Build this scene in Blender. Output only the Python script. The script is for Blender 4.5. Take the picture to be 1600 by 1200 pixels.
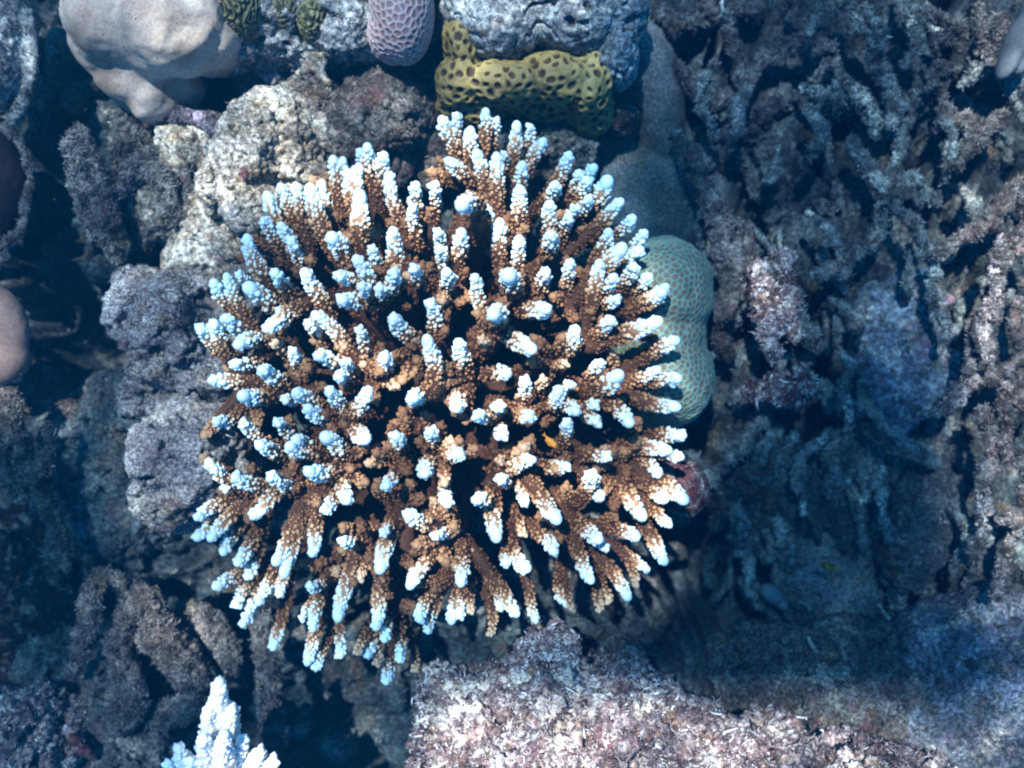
import bpy, math, random
import numpy as np
from mathutils import kdtree, Vector
R = math.radians
for o in list(bpy.data.objects): bpy.data.objects.remove(o)
sc = bpy.context.scene
# ------------------------------------------------------------------ camera, sky, sun
D = 0.8                                    # the camera hangs 0.8 m over the coral tips
cam = bpy.data.cameras.new('camera'); camo = bpy.data.objects.new('camera', cam)
sc.collection.objects.link(camo); sc.camera = camo
camo.location = (0, 0, D); cam.lens = 36; cam.sensor_width = 36
cam.clip_start = 0.01; cam.clip_end = 100
cam.dof.use_dof = True; cam.dof.focus_distance = 0.83; cam.dof.aperture_fstop = 3.4

SUN_EL, SUN_AZ = 71.0, 122.0               # degrees; azimuth counter-clockwise from +X
sd = Vector((math.cos(R(SUN_EL))*math.cos(R(SUN_AZ)), math.cos(R(SUN_EL))*math.sin(R(SUN_AZ)), math.sin(R(SUN_EL))))
w = bpy.data.worlds.new('World'); sc.world = w; w.use_nodes = True
nt = w.node_tree; nt.nodes.clear()
sky = nt.nodes.new('ShaderNodeTexSky'); sky.sky_type = 'NISHITA'; sky.sun_disc = False
sky.sun_elevation = R(SUN_EL); sky.sun_rotation = R(90-SUN_AZ)
mul = nt.nodes.new('ShaderNodeMix'); mul.data_type = 'RGBA'; mul.blend_type = 'MULTIPLY'
mul.inputs[0].default_value = 1; mul.inputs[7].default_value = (0.08, 0.64, 0.96, 1)   # daylight filtered by sea water
bg = nt.nodes.new('ShaderNodeBackground'); bg.inputs[1].default_value = 0.13
wo = nt.nodes.new('ShaderNodeOutputWorld')
nt.links.new(sky.outputs[0], mul.inputs[6]); nt.links.new(mul.outputs[2], bg.inputs[0]); nt.links.new(bg.outputs[0], wo.inputs[0])
sun = bpy.data.lights.new('sun', 'SUN'); sun.energy = 5.0; sun.angle = R(0.5); sun.color = (1.0, 0.96, 0.9)
so = bpy.data.objects.new('sun', sun); sc.collection.objects.link(so)
so.rotation_euler = sd.to_track_quat('Z', 'Y').to_euler(); so.location = (0, 0, 3)
sc.view_settings.view_transform = 'Standard'; sc.view_settings.look = 'None'
sc.view_settings.exposure = 0.0; sc.view_settings.gamma = 1.0
sc.cycles.use_denoising = True; sc.cycles.filter_width = 2.1
sc.cycles.max_bounces = 5; sc.cycles.diffuse_bounces = 3; sc.cycles.volume_bounces = 1
sc.cycles.transparent_max_bounces = 8; sc.cycles.caustics_reflective = False; sc.cycles.caustics_refractive = False

# ------------------------------------------------------------------ helpers
rng = np.random.RandomState(7)
S = 0.0005
def P(px, py, z=0.0):
    f = (D-z)/D
    return np.array(((px-800)*S*f, (600-py)*S*f, z))
def W(rpx, z=0.0): return rpx*S*(D-z)/D

_perm = np.random.RandomState(3).permutation(256); _perm = np.concatenate([_perm, _perm, _perm])
_g = np.random.RandomState(5).normal(size=(256, 3)); _g /= np.linalg.norm(_g, axis=1)[:, None]
def perlin(p):
    i = np.floor(p).astype(np.int64); f = p-i; i &= 255
    u = f*f*f*(f*(f*6-15)+10)
    out = 0
    for dx in (0, 1):
        for dy in (0, 1):
            for dz in (0, 1):
                h = _perm[_perm[_perm[(i[:, 0]+dx) & 255]+((i[:, 1]+dy) & 255)]+((i[:, 2]+dz) & 255)]
                d = f-np.array((dx, dy, dz)); n = (_g[h]*d).sum(1)
                wx = u[:, 0] if dx else 1-u[:, 0]; wy = u[:, 1] if dy else 1-u[:, 1]; wz = u[:, 2] if dz else 1-u[:, 2]
                out = out+n*wx*wy*wz
    return out*1.5
def fbm(p, size, octv=4, kind='fbm', gain=0.5, seed=0.0):
    q = p/size+seed*17.3+4.1; a = 1.0; s = 0; t = 0
    for k in range(octv):
        n = perlin(q)
        if kind == 'ridge': n = 1-2*np.abs(n)
        elif kind == 'billow': n = 2*np.abs(n)-0.5
        s = s+a*n; t += a; a *= gain; q = q*2.03+11.7
    return s/t

import bmesh
def _ico(sub):
    bm = bmesh.new(); bmesh.ops.create_icosphere(bm, subdivisions=sub, radius=1)
    v = np.array([x.co[:] for x in bm.verts]); f = np.array([[x.index for x in t.verts] for t in bm.faces]); bm.free()
    return v, f
ICO = {k: _ico(k) for k in (1, 2, 3, 4)}

def new_mesh(name, v, f, attrs=None, smooth=True):
    v = np.asarray(v, dtype=np.float32); f = np.asarray(f, dtype=np.int32)
    n = f.shape[1]
    me = bpy.data.meshes.new(name)
    me.vertices.add(len(v)); me.vertices.foreach_set('co', v.ravel())
    me.loops.add(f.size); me.loops.foreach_set('vertex_index', f.ravel())
    me.polygons.add(len(f)); me.polygons.foreach_set('loop_start', np.arange(0, f.size, n, dtype=np.int32))
    me.update(calc_edges=True); me.validate()
    if smooth: me.polygons.foreach_set('use_smooth', np.ones(len(me.polygons), dtype=bool))
    for k, a in (attrs or {}).items():
        at = me.attributes.new(k, 'FLOAT', 'POINT'); at.data.foreach_set('value', np.asarray(a, dtype=np.float32))
    return me
def link(name, me, mat, parent=None, **kw):
    o = bpy.data.objects.new(name, me); sc.collection.objects.link(o)
    if mat: me.materials.append(mat)
    if parent is not None:
        o.parent = parent; o.matrix_parent_inverse = parent.matrix_basis.inverted()
    for k, v in kw.items(): o[k] = v
    return o
def thing(name, loc, label, category, group=None):
    o = bpy.data.objects.new(name, None); sc.collection.objects.link(o); o.location = loc; o.empty_display_size = 0.02
    o['label'] = label; o['category'] = category
    if group: o['group'] = group
    return o

class Shape:                              # collects primitives, to be fused by a voxel remesh
    def __init__(s): s.v = []; s.f = []; s.n = 0
    def add(s, v, f): s.v.append(v); s.f.append(f+s.n); s.n += len(v)
    def ell(s, px, py, z, rx, ry, rz, rot=0, sub=3, tilt=0):
        v, f = ICO[sub]; v = v*np.array((W(rx, z), W(ry, z), rz))
        if tilt: c, q = math.cos(R(tilt)), math.sin(R(tilt)); v = np.stack([c*v[:, 0]+q*v[:, 2], v[:, 1], -q*v[:, 0]+c*v[:, 2]], 1)
        c, q = math.cos(R(rot)), math.sin(R(rot)); v = np.stack([c*v[:, 0]-q*v[:, 1], q*v[:, 0]+c*v[:, 1], v[:, 2]], 1)
        s.add(v+P(px, py, z), f)
    def tube(s, pts, seg=10, wob=0.0, closed=True):
        pts = [(*P(a, b, z), W(r, z)) for a, b, z, r in pts]
        s.tube3(np.array(pts), seg, wob)
    def tube3(s, p, seg=10, wob=0.0):
        q = [p[0]]; m = len(p)
        for i in range(m-1):
            a, b, c, d = p[max(i-1, 0)], p[i], p[i+1], p[min(i+2, m-1)]
            k = max(2, int(np.linalg.norm((c-b)[:3])/max(b[3]*0.8, 0.002)))
            for t in np.linspace(0, 1, k+1)[1:]:
                q.append(0.5*(2*b+(c-a)*t+(2*a-5*b+4*c-d)*t*t+(3*b-a-3*c+d)*t**3))
        q = np.array(q)
        if wob:
            q[:, :3] += wob*np.stack([perlin(q[:, :3]/0.03+k*9.1) for k in range(3)], 1)
            q[:, 3] *= 1+0.35*perlin(q[:, :3]/0.018+3.3)
        v, f = tube_mesh(q[:, :3], np.abs(q[:, 3]), seg); s.add(v, f)
    def remesh(s, vox):
        me = bpy.data.meshes.new('t'); V = np.concatenate(s.v); F = np.concatenate(s.f)
        me.from_pydata(V.tolist(), [], F.tolist()); o = bpy.data.objects.new('t', me); sc.collection.objects.link(o)
        md = o.modifiers.new('r', 'REMESH'); md.mode = 'VOXEL'; md.voxel_size = vox
        dg = bpy.context.evaluated_depsgraph_get(); dg.update()
        m2 = bpy.data.meshes.new_from_object(o.evaluated_get(dg))
        n = len(m2.vertices); v = np.empty(n*3, np.float32); m2.vertices.foreach_get('co', v); v = v.reshape(-1, 3).astype(float)
        f = np.empty(len(m2.polygons)*4, np.int32); m2.loops.foreach_get('vertex_index', f); f = f.reshape(-1, 4)
        bpy.data.objects.remove(o); bpy.data.meshes.remove(me); bpy.data.meshes.remove(m2)
        return v, f

def tube_mesh(p, r, seg=10, cap=True):
    n = len(p); t = np.gradient(p, axis=0); t /= np.linalg.norm(t, axis=1)[:, None]+1e-12
    ref = np.array((0.0, 0.0, 1.0)) if abs(t[0][2]) < 0.9 else np.array((1.0, 0, 0))
    u = np.cross(t[0], ref); u /= np.linalg.norm(u); U = []
    for i in range(n):
        u = u-t[i]*np.dot(u, t[i]); u /= np.linalg.norm(u); U.append(u)
    U = np.array(U); Vv = np.cross(t, U)
    P0 = [p[0]-t[0]*r[0]*0.7]+list(p)+[p[-1]+t[-1]*r[-1]*0.7]; R0 = [r[0]*0.45]+list(r)+[r[-1]*0.45]
    U = np.vstack([U[:1], U, U[-1:]]); Vv = np.vstack([Vv[:1], Vv, Vv[-1:]])
    a = np.linspace(0, 2*np.pi, seg, endpoint=False)
    v = (np.array(P0)[:, None]+np.array(R0)[:, None, None]*(np.cos(a)[None, :, None]*U[:, None]+np.sin(a)[None, :, None]*Vv[:, None])).reshape(-1, 3)
    n2 = n+2; f = []
    i = np.arange(n2-1)[:, None]*seg; j = np.arange(seg)[None]; k = (j+1) % seg
    q = np.stack([i+j, i+k, i+seg+k, i+seg+j], -1).reshape(-1, 4)
    tri = np.concatenate([q[:, [0, 1, 2]], q[:, [0, 2, 3]]])
    v = np.vstack([v, P0[0]-t[0]*r[0]*0.15, P0[-1]+t[-1]*r[-1]*0.15]); c0, c1 = len(v)-2, len(v)-1
    jj = np.arange(seg); kk = (jj+1) % seg
    tri = np.concatenate([tri, np.stack([np.full(seg, c0), kk, jj], 1), np.stack([np.full(seg, c1), (n2-1)*seg+jj, (n2-1)*seg+kk], 1)])
    return v, tri

def normals(v, f):
    a = v[f[:, 0]]; b = v[f[:, 1]]; c = v[f[:, 2]]
    fn = np.cross(b-a, c-a) if f.shape[1] == 3 else np.cross(c-a, v[f[:, 3]]-b)
    n = np.zeros_like(v)
    for k in range(f.shape[1]): np.add.at(n, f[:, k], fn)
    return n/(np.linalg.norm(n, axis=1)[:, None]+1e-12)
def displace(v, f, layers, seed=0.0):
    for L in layers:                       # (amplitude, size, kind, octaves)
        amp, size, kind = L[:3]; oc = L[3] if len(L) > 3 else 3
        if kind == 'pit':
            q = np.clip((fbm(v, size, oc, 'fbm', 0.5, seed+40)-0.18)/0.16, 0, 1); v = v-normals(v, f)*(amp*q*q*(3-2*q))[:, None]; continue
        v = v+normals(v, f)*(amp*fbm(v, size, oc, kind, 0.55, seed))[:, None]
    return v
def cells(v, f, spacing, seed=1, jitter=None, mask=None):
    """F1 and F2 distance of every vertex to seed points spread evenly over the surface."""
    r = np.random.RandomState(seed); order = r.permutation(len(v)); pts = []
    grid = {}
    for i in order:
        if mask is not None and not mask[i]: continue
        p = v[i]; c = tuple((p//spacing).astype(int)); ok = True
        for a in (-1, 0, 1):
            for b in (-1, 0, 1):
                for d in (-1, 0, 1):
                    for q in grid.get((c[0]+a, c[1]+b, c[2]+d), ()):
                        if (q[0]-p[0])**2+(q[1]-p[1])**2+(q[2]-p[2])**2 < spacing*spacing: ok = False
        if ok: grid.setdefault(c, []).append(p); pts.append(p)
    kd = kdtree.KDTree(len(pts))
    for i, p in enumerate(pts): kd.insert(p, i)
    kd.balance(); F = np.empty((len(v), 2)); I = np.empty(len(v), int)
    for i, p in enumerate(v):
        r2 = kd.find_n(p, 2); F[i] = (r2[0][2], r2[1][2]); I[i] = r2[0][1]
    return F, I, np.array(pts)

TURF = 0.62
def turf(v, f, n, length, seed=0, width=0.13, up=0.3, patch=None, zmin=None, bent=0.5):
    """many short tapering algal filaments rooted on a surface"""
    r = np.random.RandomState(seed+100); nn = normals(v, f)
    a = v[f[:, 0]]; b = v[f[:, 1]]; c = v[f[:, 2]]
    ar = np.linalg.norm(np.cross(b-a, c-a), axis=1); cen = (a+c)/2
    wgt = ar*np.clip(0.35+nn[f[:, 0]][:, 2], 0.0, 1)
    wgt *= np.clip(0.25+1.6*fbm(cen, 0.02, 2, 'fbm', seed=seed+2), 0.05, 2)
    if zmin is not None: wgt *= cen[:, 2] > zmin
    wgt /= wgt.sum(); fi = r.choice(len(f), n, p=wgt)
    t1, t2 = r.rand(n, 1), r.rand(n, 1)
    p = a[fi]+(b[fi]-a[fi])*t1+(c[fi]-b[fi])*t1*t2
    nr = nn[f[fi, 0]]; d = nr+r.normal(size=(n, 3))*0.55+np.array((0, 0, up)); d /= np.linalg.norm(d, axis=1)[:, None]
    L = (TURF*length*r.gamma(3.0, 0.33, n))[:, None]
    sdv = np.cross(d, r.normal(size=(n, 3))); sdv /= np.linalg.norm(sdv, axis=1)[:, None]
    s2 = np.cross(d, sdv)
    wd = L*width+0.00018
    mid = p+d*L*0.55+sdv*L*0.12*bent; tip = p+d*L+(s2+r.normal(size=(n, 3))*0.4)*L*0.35*bent
    p = p-nr*0.0006
    V = np.stack([p-sdv*wd, p+sdv*wd, p+s2*wd*1.4, mid-sdv*wd*0.8, mid+sdv*wd*0.8, mid+s2*wd, tip], 1).reshape(-1, 3)
    F = np.array([(0, 1, 4), (0, 4, 3), (1, 2, 5), (1, 5, 4), (2, 0, 3), (2, 3, 5), (3, 4, 6), (4, 5, 6), (5, 3, 6)])
    F = (np.arange(n)[:, None, None]*7+F[None]).reshape(-1, 3)
    tone = np.clip(0.5+1.5*fbm(p, 0.009, 3, seed=seed+5)+0.22*r.normal(size=n), 0, 1)
    return V, F, np.repeat(tone, 7)

# ------------------------------------------------------------------ materials
def nd(nt, t, **kw):
    n = nt.nodes.new(t)
    for k, v in kw.items(): setattr(n, k, v)
    return n
def base_mat(name, rough=0.85, spec=0.25):
    m = bpy.data.materials.new(name); m.use_nodes = True; nt = m.node_tree
    b = nt.nodes['Principled BSDF']; b.inputs['Roughness'].default_value = rough; b.inputs['Specular IOR Level'].default_value = spec
    return m, nt, b
def ramp(nt, fac, stops):
    r = nd(nt, 'ShaderNodeValToRGB'); e = r.color_ramp.elements
    while len(e) < len(stops): e.new(0.5)
    for k, (p, c) in enumerate(stops): e[k].position = p; e[k].color = (*c, 1)
    nt.links.new(fac, r.inputs[0]); return r.outputs[0]
def noise(nt, scale, detail=4, rough=0.6, off=0.0, dist=0.0):
    tc = nd(nt, 'ShaderNodeTexCoord'); mp = nd(nt, 'ShaderNodeMapping'); mp.inputs[1].default_value = (off, off*0.7, off*1.3)
    n = nd(nt, 'ShaderNodeTexNoise'); n.inputs['Scale'].default_value = scale; n.inputs['Detail'].default_value = detail
    n.inputs['Roughness'].default_value = rough; n.inputs['Distortion'].default_value = dist
    nt.links.new(tc.outputs['Object'], mp.inputs[0]); nt.links.new(mp.outputs[0], n.inputs['Vector']); return n.outputs['Fac']
def mix(nt, a, b, fac, mode='MIX'):
    m = nd(nt, 'ShaderNodeMix', data_type='RGBA', blend_type=mode)
    for s, v in ((6, a), (7, b)):
        if isinstance(v, tuple): m.inputs[s].default_value = (*v, 1)
        else: nt.links.new(v, m.inputs[s])
    if isinstance(fac, float): m.inputs[0].default_value = fac
    else: nt.links.new(fac, m.inputs[0])
    return m.outputs[2]
def bump(nt, b, fac, strength, dist):
    bp = nd(nt, 'ShaderNodeBump'); bp.inputs['Strength'].default_value = strength; bp.inputs['Distance'].default_value = dist
    nt.links.new(fac, bp.inputs['Height']); nt.links.new(bp.outputs[0], b.inputs['Normal'])
def attr(nt, name):
    a = nd(nt, 'ShaderNodeAttribute'); a.attribute_name = name; return a.outputs['Fac']

def rock_mat(name, cols, pink=(0.30, 0.12, 0.16), pinkamt=0.5, big=14, fine=260, seed=0.0, bs=0.7, dim=0.42, patch=0.0, patchcol=(0.6, 0.55, 0.45)):
    m, nt, b = base_mat(name, 0.9, 0.15)
    wb = (0.84, 0.97, 1.12); cols = [tuple(x*dim*q for x, q in zip(c, wb)) for c in cols]; pink = tuple(x*dim for x in pink)  # blue cast of light under water multiplied into the rock colours
    c = ramp(nt, noise(nt, big, 8, 0.72, seed), [(0.33, cols[0]), (0.5, cols[1]), (0.66, cols[2])])
    f = ramp(nt, noise(nt, fine, 3, 0.75, seed+3), [(0.36, (0.22, 0.22, 0.24)), (0.52, (0.95, 0.95, 0.95)), (0.66, (2.1, 2.05, 1.9))])
    oc = ramp(nt, noise(nt, big*1.7, 5, 0.7, seed+14), [(0.54, (0, 0, 0)), (0.64, (0.5,)*3)]); c = mix(nt, c, tuple(x*dim for x in (0.30, 0.19, 0.08)), oc)
    ol = ramp(nt, noise(nt, big*1.2, 5, 0.7, seed+31), [(0.54, (0, 0, 0)), (0.62, (0.55,)*3)]); c = mix(nt, c, tuple(x*dim for x in (0.62, 0.62, 0.56)), ol)
    c = mix(nt, c, f, 1.0, 'MULTIPLY')
    pk = ramp(nt, noise(nt, big*2.3, 5, 0.7, seed+9), [(0.56, (0, 0, 0)), (0.66, (pinkamt,)*3)])
    c = mix(nt, c, pink, pk)
    if patch:
        pf = ramp(nt, noise(nt, big*0.7, 6, 0.65, seed+21), [(0.58, (0, 0, 0)), (0.63, (patch,)*3)]); c = mix(nt, c, patchcol, pf)
    nt.links.new(c, b.inputs['Base Color'])
    bump(nt, b, noise(nt, fine*1.2, 5, 0.75, seed+5), bs, 0.0012)
    return m
def turf_mat(name, c0, c1, c2):
    m, nt, b = base_mat(name, 0.8, 0.2)
    wb = (0.86, 0.98, 1.12); c0, c1, c2 = [tuple(x*q for x, q in zip(c, wb)) for c in (c0, c1, c2)]  # same underwater blue cast put into the turf colours
    c = ramp(nt, attr(nt, 'rnd'), [(0.0, c0), (0.55, c1), (1.0, c2)])
    g = ramp(nt, noise(nt, 35, 4, 0.6, 2), [(0.35, (0.55, 0.5, 0.5)), (0.6, (1.1, 1.1, 1.1))])
    nt.links.new(mix(nt, c, g, 1.0, 'MULTIPLY'), b.inputs['Base Color']); return m

M = {}
M['grey'] = rock_mat('algae_crusted_limestone', [(0.05, 0.05, 0.05), (0.17, 0.165, 0.15), (0.36, 0.34, 0.30)], seed=1)
M['brown'] = rock_mat('brown_turf_rock', [(0.06, 0.045, 0.035), (0.22, 0.18, 0.15), (0.45, 0.38, 0.33)], pinkamt=0.55, seed=2)
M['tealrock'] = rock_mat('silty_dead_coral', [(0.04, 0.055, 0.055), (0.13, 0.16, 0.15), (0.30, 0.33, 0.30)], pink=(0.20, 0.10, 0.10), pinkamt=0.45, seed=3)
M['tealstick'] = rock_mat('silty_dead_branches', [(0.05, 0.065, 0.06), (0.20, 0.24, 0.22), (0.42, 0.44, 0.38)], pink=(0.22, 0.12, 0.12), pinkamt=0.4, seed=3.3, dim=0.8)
M['lilac'] = rock_mat('pinkish_dead_branches', [(0.08, 0.06, 0.06), (0.32, 0.25, 0.23), (0.62, 0.54, 0.50)], pink=(0.42, 0.22, 0.22), pinkamt=0.5, seed=15, dim=0.75)
M['pale'] = rock_mat('bleached_skeleton', [(0.14, 0.10, 0.06), (0.44, 0.37, 0.27), (0.86, 0.80, 0.66)], pink=(0.25, 0.17, 0.12), pinkamt=0.7, seed=4, fine=240, dim=0.72, big=26)
M['pink'] = rock_mat('pink_coralline_rock', [(0.03, 0.025, 0.025), (0.24, 0.16, 0.145), (0.70, 0.60, 0.53)], pink=(0.24, 0.09, 0.10), pinkamt=0.55, dim=0.9, seed=5, big=26, patch=0.6, patchcol=(0.75, 0.70, 0.6))
M['massive'] = rock_mat('weathered_massive_coral', [(0.13, 0.12, 0.11), (0.36, 0.36, 0.33), (0.58, 0.59, 0.54)], pink=(0.28, 0.20, 0.22), pinkamt=0.3, seed=6, big=22, fine=180, dim=0.7)
M['sand'] = rock_mat('coral_sand', [(0.25, 0.25, 0.23), (0.34, 0.34, 0.31), (0.45, 0.45, 0.42)], pinkamt=0.1, seed=7, fine=500, big=9)
M['speck'] = rock_mat('porous_speckled_rock', [(0.16, 0.13, 0.12), (0.40, 0.35, 0.32), (0.60, 0.55, 0.50)], seed=8, fine=330, pinkamt=0.35, dim=0.58)
M['red'] = rock_mat('red_crust', [(0.10, 0.02, 0.025), (0.24, 0.07, 0.08), (0.36, 0.22, 0.20)], pinkamt=0.2, seed=9, big=40)
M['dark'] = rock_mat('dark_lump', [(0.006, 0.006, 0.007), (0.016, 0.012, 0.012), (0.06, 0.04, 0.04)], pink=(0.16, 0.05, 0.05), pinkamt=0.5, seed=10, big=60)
M['orange'] = rock_mat('ochre_crust', [(0.20, 0.10, 0.03), (0.45, 0.28, 0.12), (0.6, 0.5, 0.3)], pinkamt=0.1, seed=11, big=50)
M['t_grey'] = turf_mat('grey_turf', (0.04, 0.035, 0.03), (0.12, 0.11, 0.095), (0.32, 0.30, 0.27))
M['t_tealstick'] = turf_mat('silty_branch_turf', (0.035, 0.045, 0.04), (0.14, 0.165, 0.15), (0.36, 0.38, 0.34))
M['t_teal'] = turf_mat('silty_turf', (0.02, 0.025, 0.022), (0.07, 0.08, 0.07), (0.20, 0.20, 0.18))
M['t_pink'] = turf_mat('pale_pink_turf', (0.04, 0.025, 0.025), (0.25, 0.165, 0.15), (0.80, 0.74, 0.66))
M['t_brown'] = turf_mat('brown_turf', (0.045, 0.03, 0.02), (0.14, 0.11, 0.08), (0.34, 0.29, 0.23))

def smooth_mat(name, c0, c1, c2, scale=18, bs=0.25, rough=0.6, fs=400):
    m, nt, b = base_mat(name, rough, 0.12)
    c = ramp(nt, noise(nt, scale, 5, 0.6, 3), [(0.35, c0), (0.5, c1), (0.68, c2)])
    f = ramp(nt, noise(nt, fs, 2, 0.6, 8), [(0.4, (0.85, 0.85, 0.85)), (0.6, (1.1, 1.1, 1.1))])
    nt.links.new(mix(nt, c, f, 1.0, 'MULTIPLY'), b.inputs['Base Color'])
    bump(nt, b, noise(nt, fs*0.7, 4, 0.6, 1), bs, 0.0008); return m
M['porites'] = smooth_mat('smooth_tan_coral', (0.22, 0.18, 0.14), (0.36, 0.31, 0.26), (0.50, 0.47, 0.41))
M['pinksmooth'] = smooth_mat('smooth_pinkish_coral', (0.22, 0.15, 0.12), (0.28, 0.20, 0.165), (0.32, 0.25, 0.215))
M['bluesmooth'] = smooth_mat('smooth_blue_grey_coral', (0.05, 0.075, 0.09), (0.09, 0.12, 0.14), (0.13, 0.16, 0.18), rough=0.75)
M['bluecoral'] = rock_mat('silty_blue_coral', [(0.09, 0.12, 0.14), (0.15, 0.20, 0.23), (0.22, 0.26, 0.28)], seed=14, fine=150, dim=0.8, bs=0.4)
M['near_black'] = smooth_mat('near_black_smooth', (0.006, 0.005, 0.006), (0.012, 0.009, 0.010), (0.03, 0.018, 0.018), rough=0.6)

def ramp_attr_mat(name, stops, rough=0.6, fs=500, var=0.3, bs=0.3, attrn='w', spec=0.3):
    m, nt, b = base_mat(name, rough, spec)
    c = ramp(nt, attr(nt, attrn), stops)
    lo, hi = 1-var, 1+var*0.6
    f = ramp(nt, noise(nt, 60, 6, 0.75, 6), [(0.38, (lo, lo, lo)), (0.62, (hi, hi, hi))])
    nt.links.new(mix(nt, c, f, 1.0, 'MULTIPLY'), b.inputs['Base Color'])
    bump(nt, b, noise(nt, fs, 4, 0.7, 1), bs, 0.0006); return m
M['stag'] = ramp_attr_mat('branching_coral', [(0.0, (0.055, 0.024, 0.013)), (0.25, (0.135, 0.065, 0.032)), (0.5, (0.34, 0.20, 0.105)), (0.70, (0.56, 0.43, 0.30)), (0.86, (0.64, 0.80, 0.84)), (1.0, (0.62, 0.86, 0.95))], rough=0.7, var=0.12, bs=0.35, fs=700)
M['whitestag'] = ramp_attr_mat('white_branching_coral', [(0.0, (0.35, 0.25, 0.18)), (0.3, (0.6, 0.5, 0.4)), (0.6, (0.85, 0.87, 0.86)), (1.0, (0.88, 0.93, 0.94))], rough=0.7, var=0.06, bs=0.2, fs=700)
M['yellow'] = ramp_attr_mat('yellow_pitted_coral', [(0.0, (0.05, 0.028, 0.015)), (0.35, (0.09, 0.06, 0.02)), (0.55, (0.19, 0.145, 0.05)), (1.0, (0.34, 0.275, 0.105))], var=0.25)
M['pinkcells'] = ramp_attr_mat('pink_honeycomb_coral', [(0.0, (0.26, 0.17, 0.17)), (0.4, (0.36, 0.27, 0.27)), (1.0, (0.50, 0.42, 0.42))], var=0.2)
M['greencells'] = ramp_attr_mat('green_honeycomb_coral', [(0.0, (0.15, 0.13, 0.09)), (0.45, (0.17, 0.19, 0.14)), (1.0, (0.15, 0.37, 0.33))], var=0.25)
M['brain'] = ramp_attr_mat('olive_brain_coral', [(0.0, (0.025, 0.03, 0.014)), (0.5, (0.08, 0.085, 0.04)), (1.0, (0.24, 0.23, 0.12))], var=0.3)

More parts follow.
